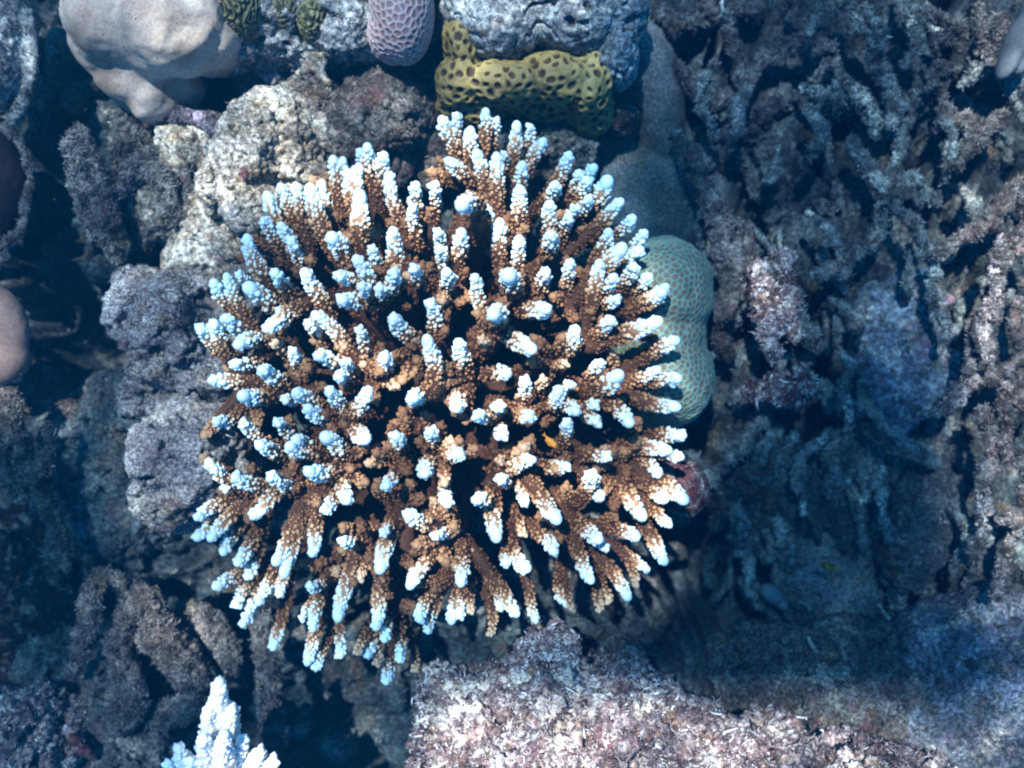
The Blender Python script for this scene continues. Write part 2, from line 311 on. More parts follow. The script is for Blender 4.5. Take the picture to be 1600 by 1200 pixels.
# ------------------------------------------------------------------ staghorn colony
TIPS = dict(
 A=((280,150),"1120,290,1110,400,40 1075,320,1080,400,30 1220,345,1190,430,42 915,365,920,480,38 975,370,960,480,32 1000,440,1010,580,40 1070,405,1040,560,38 1155,460,1165,560,25 1250,450,1260,650,38 1410,520,1400,610,38 1390,650,1390,760,36 1075,570,1070,760,52 600,530,640,640,35 690,520,710,640,32 775,530,800,720,50 850,505,850,640,35 520,580,560,720,40 495,730,520,820,28 600,760,640,860,38 670,850,660,930,32 400,830,450,1020,45 900,830,930,890,58 1270,790,1280,920,45 565,1050,560,1090,38 740,1040,790,1140,45 1050,960,1110,1080,42 1145,900,1150,980,32 940,1060,1000,1090,35 1275,1040,1260,1110,42 1395,1010,1400,1100,32 1080,1130,1110,1160,35 1190,1140,1190,1170,38 200,1100,230,1200,38 280,1060,300,1200,35 400,1130,470,1190,60 350,1060,370,1100,28 1540,810,1550,850,30 1550,900,1560,960,32 1590,1040,1590,1120,40 1510,520,1540,570,28"),
 B=((680,150),"35,130,80,210,45 130,105,110,180,28 210,190,210,290,40 300,80,300,190,35 370,130,360,190,25 485,160,485,330,38 570,175,560,240,30 650,260,580,360,38 240,325,290,440,38 365,345,370,520,38 415,335,400,400,25 70,380,160,430,40 520,400,510,480,40 500,540,520,640,45 800,340,760,430,35 950,420,900,470,38 905,490,900,540,35 860,450,840,500,30 720,520,700,560,38 1030,490,1000,570,55 685,630,680,740,40 920,610,900,640,35 850,660,830,690,30 800,720,790,750,28 1110,620,1030,710,38 150,660,200,590,58 300,650,330,760,32 385,740,380,870,40 155,800,160,900,45 500,840,500,960,40 690,820,690,860,45 1180,720,1150,770,40 1250,810,1220,860,35 1035,800,1010,880,38 1120,890,1050,1000,55 1230,910,1160,950,40 980,980,960,1120,40 1190,1010,1170,1060,35 60,1030,90,1140,42 235,1070,250,1180,38 430,1060,460,1090,66 660,1040,650,1090,40 810,980,790,1070,35 1070,1070,1040,1130,40 1280,1070,1250,1110,35 1380,1130,1330,1190,42"),
 C=((280,450),"115,230,150,290,45 200,200,210,300,45 270,170,300,240,38 340,340,400,300,50 320,450,340,470,40 180,550,280,550,38 490,480,520,540,45 370,640,400,660,50 510,250,590,160,45 600,130,590,160,25 800,150,920,270,40 770,200,770,260,26 675,370,680,430,35 820,400,880,430,42 555,335,570,350,22 975,440,980,480,30 950,520,950,560,38 1070,240,1080,340,28 960,70,1020,60,50 1270,170,1320,270,48 1490,80,1530,200,40 1470,290,1530,480,45 1215,400,1240,480,48 890,600,930,700,38 1130,600,1040,740,40 690,620,720,660,42 625,650,640,690,28 760,710,800,790,42 1395,655,1370,640,50 215,790,240,830,35 370,800,400,880,30 575,790,610,870,32 650,940,700,980,42 690,900,720,940,40 475,930,490,990,42 860,880,930,950,50 1110,900,1040,880,52 1290,880,1290,920,42 1490,850,1500,910,38 1460,1110,1440,1060,50 170,1030,210,1130,38 330,1120,350,1180,42 760,1090,830,1130,50 540,1110,550,1180,36 605,1160,600,1190,32 1230,1180,1230,1190,35 260,1190,280,1200,30"),
 D=((680,450),"340,160,390,130,52 670,120,600,140,52 580,370,490,300,50 835,240,820,330,48 1085,60,1070,80,30 1050,190,1040,230,42 1340,190,1200,260,52 1440,310,1390,330,42 140,320,150,430,45 280,300,290,340,22 430,510,380,500,42 540,540,560,640,32 640,540,630,600,22 730,600,760,690,45 810,580,800,600,28 1100,510,1040,580,58 990,440,960,480,35 1330,480,1270,540,35 1450,540,1400,540,42 1360,20,1330,60,45 1450,710,1310,690,42 130,720,100,660,48 245,760,300,790,32 385,710,380,720,35 400,880,390,870,40 565,770,580,790,36 840,740,810,690,40 790,790,790,870,32 960,700,950,720,32 960,800,940,770,35 1160,810,1130,740,45 1480,880,1460,870,42 1400,970,1280,940,45 1470,1010,1450,1000,30 150,990,100,1000,45 590,1020,460,1060,38 790,1060,720,1080,38 1030,1000,1000,1020,30 930,1100,960,1180,45 1330,1120,1300,1050,35 385,1035,390,1050,22 380,1130,440,1180,32 780,450,760,440,22"),
 E=((280,760),"100,190,140,150,35 100,310,150,260,40 180,320,240,220,40 260,400,270,330,35 340,460,380,420,40 400,550,420,460,35 430,190,520,90,38 620,540,650,380,46 570,460,620,340,42 860,140,870,150,35 790,410,790,320,35 970,320,980,380,35 1000,90,950,40,42 1215,280,1210,300,28 1190,510,1230,360,48 1350,160,1420,240,42 1520,290,1560,310,35 1370,600,1420,510,40 210,600,270,570,38 340,720,340,640,30 375,830,390,790,32 410,760,420,700,28 470,700,500,600,35 600,650,600,580,26 775,590,780,640,30 795,860,790,740,32 945,800,960,540,44 555,970,580,880,32 760,1060,790,940,32 815,1090,820,1040,25 960,1020,950,920,28 725,790,730,780,25 1075,550,1080,500,22 1170,850,1200,700,38 1220,920,1220,900,28 1120,1010,1120,980,30 1230,1170,1230,1130,33 1310,1040,1310,1000,28 1430,800,1430,740,32 1480,870,1480,800,26 1060,1000,1060,960,20 1175,1060,1170,1020,20 1410,1100,1400,1060,22"),
 F=((680,760),"75,110,40,60,38 95,810,110,730,35 150,780,150,730,25 365,320,340,180,48 240,80,290,120,38 150,590,170,470,40 490,770,410,660,40 390,735,390,690,28 420,465,430,480,28 550,490,490,480,45 730,210,660,100,50 715,400,680,330,38 525,290,520,230,20 540,110,500,40,26 990,75,940,20,42 980,320,920,300,46 1025,380,960,330,30 1240,190,1180,110,48 1370,80,1340,60,38 1400,235,1350,200,30 1490,90,1430,30,50 1200,310,1190,290,38 1370,460,1300,330,42 930,570,890,480,38 790,710,740,650,32 820,740,780,690,18 1150,670,1100,570,38 1200,600,1190,480,22 1270,500,1220,450,28 975,750,980,650,22 1040,690,1030,640,16 330,890,350,800,20 600,810,580,700,24 200,750,210,680,22"))
CX, CY, CR = 668, 600, 400.0
def bead_branch(T, d3, ctrl, root, r, wl, wmax, seed, bead=1.0, body_seg=10, extent=0.085, dens=1.0, grow=lambda q: 1.0):
    """returns the brown branch and its pale end: tubes studded with corallites"""
    rr = np.random.RandomState(seed)
    t = np.linspace(0, 1, 26)[:, None]
    c = (1-t)**2*T+2*t*(1-t)*ctrl+t*t*root
    c[2:] += 0.0022*np.stack([perlin(c[2:]/0.03+k*7+seed) for k in range(3)], 1)
    seg = np.linalg.norm(np.diff(c, axis=0), axis=1); s = np.concatenate([[0], np.cumsum(seg)]); Ltot = s[-1]
    rad = r*(0.46+0.16*np.clip(s/0.012, 0, 1)+0.36*np.clip(s/0.06, 0, 1))*grow(s)
    tv, tf = tube_mesh(c, rad, body_seg)
    ds = np.linalg.norm(tv[:, None]-c[None], axis=2).argmin(1); sv = s[ds]
    whi = lambda q, n=0: wmax*np.clip(1.10-0.62*np.clip((q-0.35*wl)/(0.012+1.3*wl), 0, 1)-0.36*np.clip((q-1.4*wl)/0.035, 0, 1)+n, 0, 1)
    tw = np.clip(whi(sv)-0.25-0.18*(sv > wl*0.6), 0, 1)
    ext = min(extent, Ltot*0.9); sp = 0.0034*bead
    n = int(ext*2*math.pi*r*0.8/(sp*sp)*dens*0.8)
    iv, fv = ICO[1]
    V = []; A = []; Dn = []
    for i in range(n):
        q = ext*((i+0.5)/n)**1.0; j = min(np.searchsorted(s, q), len(s)-1); j = max(j, 1)
        u = (q-s[j-1])/(s[j]-s[j-1]); pc = c[j-1]+(c[j]-c[j-1])*u; ax = c[j-1]-c[j]; ax /= np.linalg.norm(ax)
        a = i*2.39996+rr.normal()*0.28; e1 = np.cross(ax, (0.3, 0.9, 0.31)); e1 /= np.linalg.norm(e1); e2 = np.cross(ax, e1)
        out = math.cos(a)*e1+math.sin(a)*e2
        R0 = r*(0.46+0.16*min(q/0.012, 1)+0.36*min(q/0.06, 1))*grow(q)
        near = max(0.0, 1-q/(wl*1.2))
        br = bead*(0.00170+0.00050*near+rr.normal()*0.00042)*(1-0.2*min(q/ext, 1)); br = max(br, 0.0009*bead)
        el = 1.45-0.2*near+rr.rand()*0.3
        ad = out*0.75+ax*(0.62+0.2*rr.rand()); ad /= np.linalg.norm(ad)
        x1 = np.cross(ad, e1+0.01); x1 /= np.linalg.norm(x1); x2 = np.cross(ad, x1)
        pos = pc+out*(R0*(0.93-0.32*near))+ad*br*0.45
        V.append(pos+(iv[:, :1]*x1+iv[:, 1:2]*x2)*br+iv[:, 2:]*ad*br*el)
        A.append(np.clip(whi(q, rr.normal()*0.08)+(0.07+0.17*min(1, q/(1.5*wl)))*(iv[:, 2]-0.45), 0, 1)); Dn.append(q)
    # axial corallite at the very end
    iv2, fv2 = ICO[2]; ar = r*(0.62+0.1*rr.rand()); ax = c[0]-c[1]; ax /= np.linalg.norm(ax); x1 = np.cross(ax, (0.2, 0.97, 0.1)); x1 /= np.linalg.norm(x1); x2 = np.cross(ax, x1)
    av = c[0]+(iv2[:, :1]*x1+iv2[:, 1:2]*x2)*ar+iv2[:, 2:]*ax*ar*1.35
    aw = np.full(len(av), min(1.0, wmax*1.05))
    def pack(idx, extra):
        v = [V[i] for i in idx]; a = [A[i] for i in idx]
        vv = []; ff = []; aa = []; k = 0
        for (ev, ef, ea) in extra: vv.append(ev); ff.append(ef+k); aa.append(ea); k += len(ev)
        if v:
            m = len(v); vv.append(np.concatenate(v)); aa.append(np.concatenate(a)); ff.append((fv[None]+np.arange(m)[:, None, None]*len(iv)+k).reshape(-1, 3))
        return np.concatenate(vv), np.concatenate(ff), np.concatenate(aa)
    cut = wl*1.05
    return pack([i for i in range(n) if Dn[i] >= cut], [(tv, tf, tw)]), pack([i for i in range(n) if Dn[i] < cut], [(av, fv2, aw)])

def build_colony():
    root_e = thing('branching_coral_colony', P(CX, CY, -0.25), 'large round brown branching coral with pale blue-white tips in the middle of the reef', 'coral')
    specs = []
    for key, (org, txt) in TIPS.items():
        for tok in txt.split():
            X, Y, X2, Y2, r = map(float, tok.split(','))
            px, py = org[0]+X/3.81, org[1]+Y/3.81; tx, ty = org[0]+X2/3.81, org[1]+Y2/3.81
            specs.append((px, py, tx, ty, r/3.81, key))
    keep = []
    for s_ in specs:
        if all((s_[0]-k[0])**2+(s_[1]-k[1])**2 > 6.0**2 for k in keep): keep.append(s_)
    rr = np.random.RandomState(12)
    rest = []; full = []; pend = []
    C0 = P(CX, CY, -0.17)
    keep.sort(key=lambda k: -k[4])
    for i, (px, py, tx, ty, r, key) in enumerate(keep):
        q = math.hypot(px-CX, py-CY)/CR
        z = 0.010-0.075*q**2+0.012*rr.normal()*(1-0.4*q)+(r-10)*0.0022
        if key == 'B' and math.hypot(px-719, py-323) < 6: z = 0.045
        f = (D-z)/D
        T = P(px, py, z); v2 = (P(tx, ty, z)-T); l2 = np.linalg.norm(v2)
        radial = -np.array((px-CX, -(py-CY), 0))/CR
        if l2 < 0.004: v2 = v2*0.5+radial*0.006; l2 = np.linalg.norm(v2)
        L0 = 0.036-0.016*min(q, 1)
        dz = -math.sqrt(max(L0**2-l2**2, (0.25*L0)**2)); d3 = np.array((v2[0], v2[1], dz)); L3 = np.linalg.norm(d3); d3 /= L3
        rt = T+d3*0.052+radial*0.016*q; rt[2] = min(rt[2], T[2]-0.03)
        ctrl = T+d3*0.03
        rw = r*S*f*1.16
        T = T-(-d3)*rw*0.6
        pend.append((i, T, d3, ctrl, rt, rw, r, l2, L3, key))
    # neighbouring branches share a stem: k-means of their lower ends
    RT = np.array([q[4] for q in pend]); cen = RT[::4].copy()
    for it in range(12):
        lab = ((RT[:, None]-cen[None])**2).sum(2).argmin(1)
        for k in range(len(cen)):
            if (lab == k).any(): cen[k] = RT[lab == k].mean(0)
    for k in range(len(cen)):
        if not (lab == k).any(): continue
        p0 = cen[k]-np.array((0, 0, 0.006)); b0 = C0+(p0-C0)*np.array((0.55, 0.55, 0)); b0[2] = -0.17
        pm = (p0+b0)/2+np.array((0, 0, -0.01)); sh_ = Shape(); m = min(4, int((lab == k).sum()))
        g_, t_ = bead_branch(p0, None, pm, b0, 0.0100+0.0008*m, 0.004, 0.34, 7000+k, bead=1.05, body_seg=14, extent=0.075, dens=0.8, grow=lambda q: 0.9+6*min(float(np.max(q)), 0.05) if np.ndim(q) == 0 else 0.9+6*np.clip(q, 0, 0.05))
        link('stem', new_mesh('stem', np.concatenate([g_[0], t_[0]]), np.concatenate([g_[1], t_[1]+len(g_[0])]), {'w': np.concatenate([g_[2], t_[2]*0.5])}), M['stag'], root_e)
    for (i, T, d3, ctrl, rt, rw, r, l2, L3, key) in pend:
        rt = rt*0.35+cen[lab[i]]*0.65
        small = r < 7
        wl = float(np.clip(min(L3*0.55, 0.009+l2*0.55), 0.007, 0.026))*rr.uniform(0.8, 1.15)
        wmax = 0.62 if r < 6.2 else (0.86 if small else rr.uniform(0.9, 1.0))
        if key == 'D' or key == 'F': wl *= 0.9
        br, tp = bead_branch(T, d3, ctrl, rt, rw, wl, wmax, i*13+5, extent=0.062 if not small else 0.05)
        (full if i < 100 else rest).append((br, tp, T))
    # short brown side branchlets low between the pale-tipped ones
    for j in range(270):
        q = rr.rand()**0.6*(0.93 if j < 230 else 0.5); a_ = rr.uniform(0, 6.283)
        z = 0.010-0.075*q*q-(rr.uniform(0.026, 0.055) if j < 230 else rr.uniform(0.018, 0.035)); T = P(CX+CR*q*math.cos(a_), CY+CR*q*math.sin(a_)*0.98, z)
        k = ((cen-T-np.array((0, 0, -0.03)))**2).sum(1).argmin(); rt = cen[k]; ct = T*0.6+rt*0.4+np.array((0, 0, -0.008))
        if np.linalg.norm(rt-T) < 0.012: continue
        br, tp = bead_branch(T, None, ct, rt, rr.uniform(0.0042, 0.0060), 0.008, rr.choice([rr.uniform(0.22, 0.42), rr.uniform(0.42, 0.6)], p=[0.8, 0.2]), 5000+j, extent=0.05)
        rest.append((br, tp, T))
    for (b_, t_, T) in full:
        bo = link('branch', new_mesh('branch', b_[0], b_[1], {'w': b_[2]}), M['stag'], root_e)
        link('branch_tip', new_mesh('branch_tip', t_[0], t_[1], {'w': t_[2]}), M['stag'], bo)
    vs = []; fs = []; as_ = []; k = 0
    for (b_, t_, T) in rest:
        for q in (b_, t_): vs.append(q[0]); fs.append(q[1]+k); as_.append(q[2]); k += len(q[0])
    link('smaller_branches', new_mesh('smaller_branches', np.concatenate(vs), np.concatenate(fs), {'w': np.concatenate(as_)}), M['stag'], root_e, kind='stuff')
    s = Shape(); s.ell(CX, CY, -0.235, 185, 190, 0.05)
    for k in range(16):
        a = k*2.4; rad_ = 60+9*k; s.ell(CX+rad_*math.cos(a), CY+rad_*math.sin(a), -0.20-0.0002*rad_, 45, 45, 0.03)
    s.tube([(CX, CY, -0.22, 130), (CX+10, CY+10, -0.34, 110)])
    v, f = s.remesh(0.003); v = displace(v, f, [(0.006, 0.02, 'fbm', 3)])
    link('base', new_mesh('base', v, f, {'w': np.clip(0.0+0.25*fbm(v, 0.006, 3), 0, 1)}), M['stag'], root_e)
    print('tips', len(keep))
build_colony()

# ------------------------------------------------------------------ reef objects made of fused lobes and sticks
def reef(name, label, cat, shape, mat, vox=0.0022, layers=(), seed=0.0, tn=0, tl=0.003, tm=None, tzmin=None, attrs=None, bent=0.5, tw=0.13, tall=0):
    v, f = shape.remesh(vox); v = displace(v, f, layers, seed)
    a = attrs(v, f) if attrs else None
    if a is not None and 'v' in a: v = a.pop('v')
    o = link(name, new_mesh(name, v, f, a), mat, label=label, category=cat)
    if tn:
        tv, tf, tr = turf(v, f, int(1.5*tn), tl, int(seed*10), zmin=tzmin, bent=bent, width=tw)
        if tall: v2, f2, r2 = turf(v, f, tall, tl*2.3, int(seed*10)+7, bent=1.2, width=0.09, up=0.5); tf = np.concatenate([tf, f2+len(tv)]); tv = np.concatenate([tv, v2]); tr = np.concatenate([tr, np.clip(r2+0.2, 0, 1)])
        link('algal_turf', new_mesh('algal_turf', tv, tf, {'rnd': tr}, smooth=False), tm, o, kind='stuff')
    return o
FUZZ = [(0.012, 0.05, 'fbm', 2), (0.008, 0.02, 'fbm', 3), (0.009, 0.016, 'pit', 2), (0.0045, 0.009, 'billow', 3), (0.0016, 0.0035, 'fbm', 2)]
FINE = [(0.003, 0.02, 'fbm', 2), (0.0018, 0.006, 'billow', 3)]

# smooth tan lobed coral, top left
s = Shape()
s.ell(190, 20, -0.10, 85, 95, 0.055, 10); s.ell(270, 40, -0.09, 85, 80, 0.055); s.ell(150, 30, -0.12, 42, 85, 0.045); s.ell(230, -60, -0.10, 120, 80, 0.06)
s.ell(245, 85, -0.10, 60, 40, 0.04); s.ell(320, 60, -0.11, 55, 55, 0.05); s.ell(212, 125, -0.135, 54, 52, 0.04, 20); s.ell(243, 160, -0.14, 42, 38, 0.035); s.ell(285, 125, -0.15, 34, 46, 0.03); s.ell(180, 100, -0.13, 40, 30, 0.04)
reef('smooth_lobed_coral', 'smooth tan lobed coral overhanging the crusted rock at the upper left', 'coral', s, M['porites'], 0.0025, [(0.010, 0.05, 'fbm', 2), (0.002, 0.018, 'fbm', 2), (0.0005, 0.004, 'fbm', 2)], 1, 500, 0.0016, M['t_brown'])
# far-left boulder and pieces
s = Shape(); s.ell(-20, 60, -0.14, 72, 120, 0.05); s.ell(10, 20, -0.14, 42, 80, 0.04); s.tube([(40, 20, -0.13, 12), (50, 80, -0.13, 11), (44, 140, -0.14, 10), (20, 190, -0.15, 12)])
reef('pale_boulder', 'pale grey boulder cut by the left edge of the photo, above the dark shell', 'rock', s, M['massive'], 0.0022, [(0.003, 0.02, 'fbm', 3)]+FINE[1:], 2, 2500, 0.0025, M['t_brown'])
s = Shape(); s.ell(-18, 290, -0.175, 60, 98, 0.03, 0); 
def ringpts(cx, cy, rx, ry, a0, a1, z, r, n=12): return [(cx+rx*math.cos(R(a)), cy+ry*math.sin(R(a)), z, r) for a in np.linspace(a0, a1, n)]
sh = thing('clam_shell', P(0, 290, -0.2), 'oval shell with a crusty pale rim, its shaded hollow coloured near-black, at the left edge', 'shell')
v, f = s.remesh(0.0025); v = displace(v, f, [(0.002, 0.02, 'fbm', 2)]); link('hollow_fill', new_mesh('hollow_fill', v, f), M['near_black'], sh)  # near-black colour stands in for the shade inside the shell's hollow
s = Shape(); s.tube(ringpts(-18, 290, 64, 104, -75, 75, -0.155, 6.5, 16), wob=0.004)
v, f = s.remesh(0.0016); v = displace(v, f, FINE, 3); ro = link('rim', new_mesh('rim', v, f), M['brown'], sh)
tv, tf, tr = turf(v, f, 2500, 0.0028, 4); link('algal_turf', new_mesh('algal_turf', tv, tf, {'rnd': tr}, smooth=False), M['t_grey'], ro, kind='stuff')
s = Shape(); s.ell(-45, 520, -0.14, 90, 88, 0.032, -8); s.ell(-20, 560, -0.14, 66, 46, 0.028)
reef('smooth_pink_lobe', 'smooth dull pink coral lobe at the left edge, halfway down', 'coral', s, M['pinksmooth'], 0.0028, [(0.002, 0.04, 'fbm', 2)], 4)
s = Shape(); s.ell(118, 160, -0.22, 20, 18, 0.02); s.ell(148, 138, -0.23, 18, 14, 0.02); s.ell(95, 90, -0.24, 22, 50, 0.02); s.ell(70, 150, -0.25, 26, 30, 0.02)
reef('knobbly_rock', 'small round brown knobs in the dark gap left of the smooth tan coral', 'rock', s, M['brown'], 0.0022, FINE, 5)
s = Shape(); s.ell(0, 940, -0.28, 130, 170, 0.05); s.ell(20, 980, -0.27, 75, 110, 0.045); s.tube(ringpts(-10, 880, 34, 50, -80, 80, -0.225, 5, 9))
reef('dark_hollow_lump', 'near-black oval lump standing in for the shaded hollow at the lower left edge', 'coral', s, M['dark'], 0.003, [(0.010, 0.06, 'fbm', 2), (0.004, 0.02, 'fbm', 2)], 6, 500, 0.0025, M['t_teal'])  # dark colour stands in for the shade of a hollow

# dead fuzzy branches on the left
def dead(name, label, sticks, mat, tmat, seed, tn, vox=0.0019, wob=0.006, cat='dead coral', tl=0.003, z0=-0.12, zr=-0.26, extra=(), layers=None):
    """a dead thicket: every stick is a part of its own"""
    e = thing(name, P(sticks[0][0][0], sticks[0][0][1], zr), label, cat)
    for k, st in enumerate(sticks):
        s = Shape(); s.tube(st, wob=wob)
        v, f = s.remesh(vox); v = displace(v, f, layers or [(0.0075, 0.022, 'fbm', 3), (0.004, 0.014, 'pit', 2), (0.0042, 0.008, 'billow', 3), (0.0012, 0.003, 'fbm', 2)], seed+k*0.37)
        o = link('dead_branch', new_mesh('dead_branch', v, f), mat, e)
        L = sum(math.hypot(st[i+1][0]-st[i][0], st[i+1][1]-st[i][1]) for i in range(len(st)-1)); a_ = L*st[0][3]
        n = int(1.7*tn*a_/1000.0)+60
        tv, tf, tr = turf(v, f, n, tl, int(seed*10)+k); link('algal_turf', new_mesh('algal_turf', tv, tf, {'rnd': tr}, smooth=False), tmat, o, kind='stuff')
    return e
def Z(org, k, pts, z, r, z1=None):        # enlarged-view reading to reef position, with depth
    n = len(pts); z1 = z if z1 is None else z1; rs = r if isinstance(r, (list, tuple)) else [r]*n
    if org[0] == 1000: rs = [q*0.86 for q in rs]
    return [(org[0]+x/k, org[1]+y/k, z+(z1-z)*i/max(n-1, 1), rs[i]/k) for i, (x, y) in enumerate(pts)]
K = 2.667
a = (0, 0)
dead('dead_branching_coral', 'fuzzy grey dead coral stubs hanging under the smooth tan coral', [
    Z(a, K, [(330, 590), (370, 760), (430, 950), (470, 1070)], -0.13, (60, 75, 62, 40), -0.15),
    Z(a, K, [(625, 830), (605, 980), (565, 1110)], -0.17, (36, 44, 30), -0.19),
    Z(a, K, [(500, 800), (600, 700), (700, 600)], -0.15, (40, 60, 50)),
    Z(a, K, [(520, 500), (540, 600), (520, 700)], -0.16, (60, 75, 50)),
    Z(a, K, [(640, 700), (700, 800), (740, 930)], -0.135, (60, 55, 35)),
    Z(a, K, [(780, 700), (800, 820), (810, 930)], -0.14, (30, 42, 40)),
    Z(a, K, [(400, 640), (380, 700)], -0.14, (25, 40))], M['grey'], M['t_grey'], 1.3, 900)
dead('dead_branching_coral', 'forked fuzzy brown dead coral stick near the left edge above the dark lump', [
    Z((0, 400), K, [(40, 590), (90, 780), (170, 960), (230, 1130), (260, 1300)], -0.15, (42, 50, 38, 40, 40), -0.17),
    Z((0, 400), K, [(215, 690), (195, 830), (150, 940)], -0.145, (18, 30, 30)),
    Z((0, 400), K, [(-10, 780), (60, 960), (90, 1010)], -0.17, (26, 28, 20)),
    Z((0, 400), K, [(60, 600), (180, 590), (320, 640)], -0.21, (40, 40, 40))], M['brown'], M['t_brown'], 2.3, 900)
dead('dead_branching_coral', 'arched fuzzy pinkish-grey dead branches at the lower left above the white staghorn', [
    Z((0, 750), K, [(520, 440), (450, 410), (390, 480), (360, 620), (330, 720), (300, 800)], -0.16, (30, 42, 44, 40, 40, 40)),
    Z((0, 750), K, [(560, 470), (520, 620), (510, 760), (560, 900), (480, 1040)], -0.17, (45, 60, 60, 70, 50)),
    Z((0, 750), K, [(600, 490), (660, 620), (740, 730), (830, 830)], -0.14, (60, 80, 85, 60), -0.17),
    Z((0, 750), K, [(650, 990), (760, 960), (850, 900)], -0.19, (70, 80, 60)),
    Z((0, 750), K, [(800, 540), (880, 620), (960, 760)], -0.19, (60, 55, 50)),
    Z((0, 750), K, [(1080, 560), (1110, 760), (1130, 950), (1150, 1100)], -0.20, (50, 50, 50, 40))], M['brown'], M['t_grey'], 3.3, 900)
s = Shape(); s.ell(20, 1150, -0.15, 60, 60, 0.05); s.ell(80, 1180, -0.17, 40, 50, 0.04); s.ell(60, 1110, -0.17, 40, 40, 0.03); s.ell(110, 1130, -0.19, 30, 40, 0.03); s.ell(-20, 1120, -0.17, 60, 40, 0.04)
reef('pink_crusted_rock', 'pale pink crusted rock in the bottom left corner', 'rock', s, M['pink'], 0.002, FUZZ, 7, 4500, 0.003, M['t_pink'])
s = Shape(); s.tube([(112, 1150, -0.155, 7), (130, 1168, -0.15, 9), (142, 1185, -0.155, 6)], wob=0.003)
reef('red_sponge', 'small dark red crusty sponge streak beside the bottom left rock', 'sponge', s, M['red'], 0.0012, FINE, 8)
s = Shape(); s.ell(190, 1090, -0.22, 60, 90, 0.05); s.ell(210, 1180, -0.21, 70, 60, 0.05); s.ell(90, 1040, -0.24, 60, 60, 0.04)
reef('shaded_rock', 'dim blue-grey rock under the arched dead branches at the bottom left', 'rock', s, M['grey'], 0.0025, FUZZ, 8.5, 3500, 0.003, M['t_teal'])

# rock left of the colony
s = Shape(); s.ell(268, 520, -0.15, 74, 95, 0.06, 25); s.ell(300, 465, -0.15, 62, 50, 0.05); s.ell(235, 500, -0.16, 45, 70, 0.05); s.ell(340, 560, -0.17, 55, 60, 0.05); s.ell(270, 610, -0.19, 60, 60, 0.05); s.ell(350, 480, -0.17, 60, 80, 0.05); s.ell(380, 420, -0.18, 60, 50, 0.05)
reef('crusted_rock', 'rounded speckled brown rock touching the left side of the big coral, upper one of two', 'rock', s, M['speck'], 0.0019, [(0.026, 0.06, 'fbm', 2), (0.013, 0.025, 'fbm', 3), (0.010, 0.02, 'pit', 2), (0.0032, 0.007, 'billow', 3)], 9, 9000, 0.0024, M['t_brown'])
s = Shape(); s.ell(290, 715, -0.14, 82, 80, 0.06, 0); s.ell(270, 760, -0.15, 55, 60, 0.05); s.ell(330, 680, -0.15, 70, 55, 0.05); s.ell(340, 760, -0.17, 60, 50, 0.04); s.ell(310, 640, -0.18, 70, 40, 0.05); s.ell(350, 720, -0.17, 60, 80, 0.05)
reef('crusted_rock', 'rounded speckled grey rock touching the left side of the big coral, lower one of two', 'rock', s, M['speck'], 0.0019, [(0.024, 0.06, 'fbm', 2), (0.012, 0.025, 'fbm', 3), (0.010, 0.02, 'pit', 2), (0.003, 0.006, 'billow', 3)], 10, 5000, 0.0018, M['t_grey'])

s = Shape(); s.ell(190, 690, -0.235, 80, 120, 0.05); s.ell(120, 720, -0.25, 80, 110, 0.05); s.ell(240, 640, -0.21, 60, 70, 0.05); s.ell(200, 810, -0.25, 90, 60, 0.05)
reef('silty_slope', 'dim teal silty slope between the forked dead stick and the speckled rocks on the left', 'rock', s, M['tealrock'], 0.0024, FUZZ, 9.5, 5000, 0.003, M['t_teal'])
# bleached rock and crusts above left of the colony
s = Shape(); s.ell(400, 240, -0.13, 62, 90, 0.05, -20); s.ell(440, 200, -0.13, 60, 60, 0.04); s.ell(345, 280, -0.125, 30, 62, 0.04, -8); s.ell(400, 320, -0.12, 50, 40, 0.04)
s.ell(470, 260, -0.135, 50, 60, 0.04); s.ell(370, 390, -0.16, 60, 60, 0.04); s.ell(330, 340, -0.17, 50, 60, 0.04); s.ell(395, 210, -0.12, 30, 46, 0.03, -30); s.ell(300, 240, -0.17, 50, 60, 0.04); s.ell(320, 400, -0.18, 60, 60, 0.04); s.ell(500, 230, -0.15, 60, 70, 0.04); s.ell(260, 310, -0.20, 50, 70, 0.04)
reef('bleached_rock', 'bright bleached pitted rock at the upper left rim of the big coral', 'rock', s, M['pale'], 0.0018, [(0.014, 0.045, 'fbm', 2), (0.009, 0.02, 'fbm', 3), (0.008, 0.015, 'pit', 2), (0.0035, 0.006, 'ridge', 2), (0.001, 0.003, 'fbm', 2)], 11, 4500, 0.0022, M['t_brown'])
s = Shape(); s.ell(540, 210, -0.16, 90, 70, 0.045, 10); s.ell(600, 180, -0.17, 80, 70, 0.045); s.ell(500, 170, -0.15, 55, 45, 0.04); s.ell(640, 230, -0.21, 110, 60, 0.04); s.ell(560, 270, -0.18, 90, 40, 0.04)
reef('brown_turf_rock', 'dull brown furry rock between the bleached rock and the yellow coral', 'rock', s, M['brown'], 0.0019, [(0.014, 0.045, 'fbm', 2), (0.008, 0.02, 'fbm', 3), (0.008, 0.015, 'pit', 2), (0.0032, 0.007, 'ridge', 2), (0.001, 0.003, 'fbm', 2)], 12, 7000, 0.0026, M['t_brown'])
s = Shape(); s.tube(Z((0, 0), K, [(700, 480), (860, 500), (1000, 560)], -0.14, (34, 40, 32)), wob=0.003)
reef('pink_crusted_branch', 'short pale violet crusted branch below the dark hole at the upper left', 'dead coral', s, rock_mat('violet_crust', [(0.3, 0.18, 0.26), (0.5, 0.38, 0.48), (0.6, 0.55, 0.58)], pink=(0.42, 0.2, 0.34), seed=12), 0.0016, FINE, 13, 1500, 0.0024, M['t_grey'])
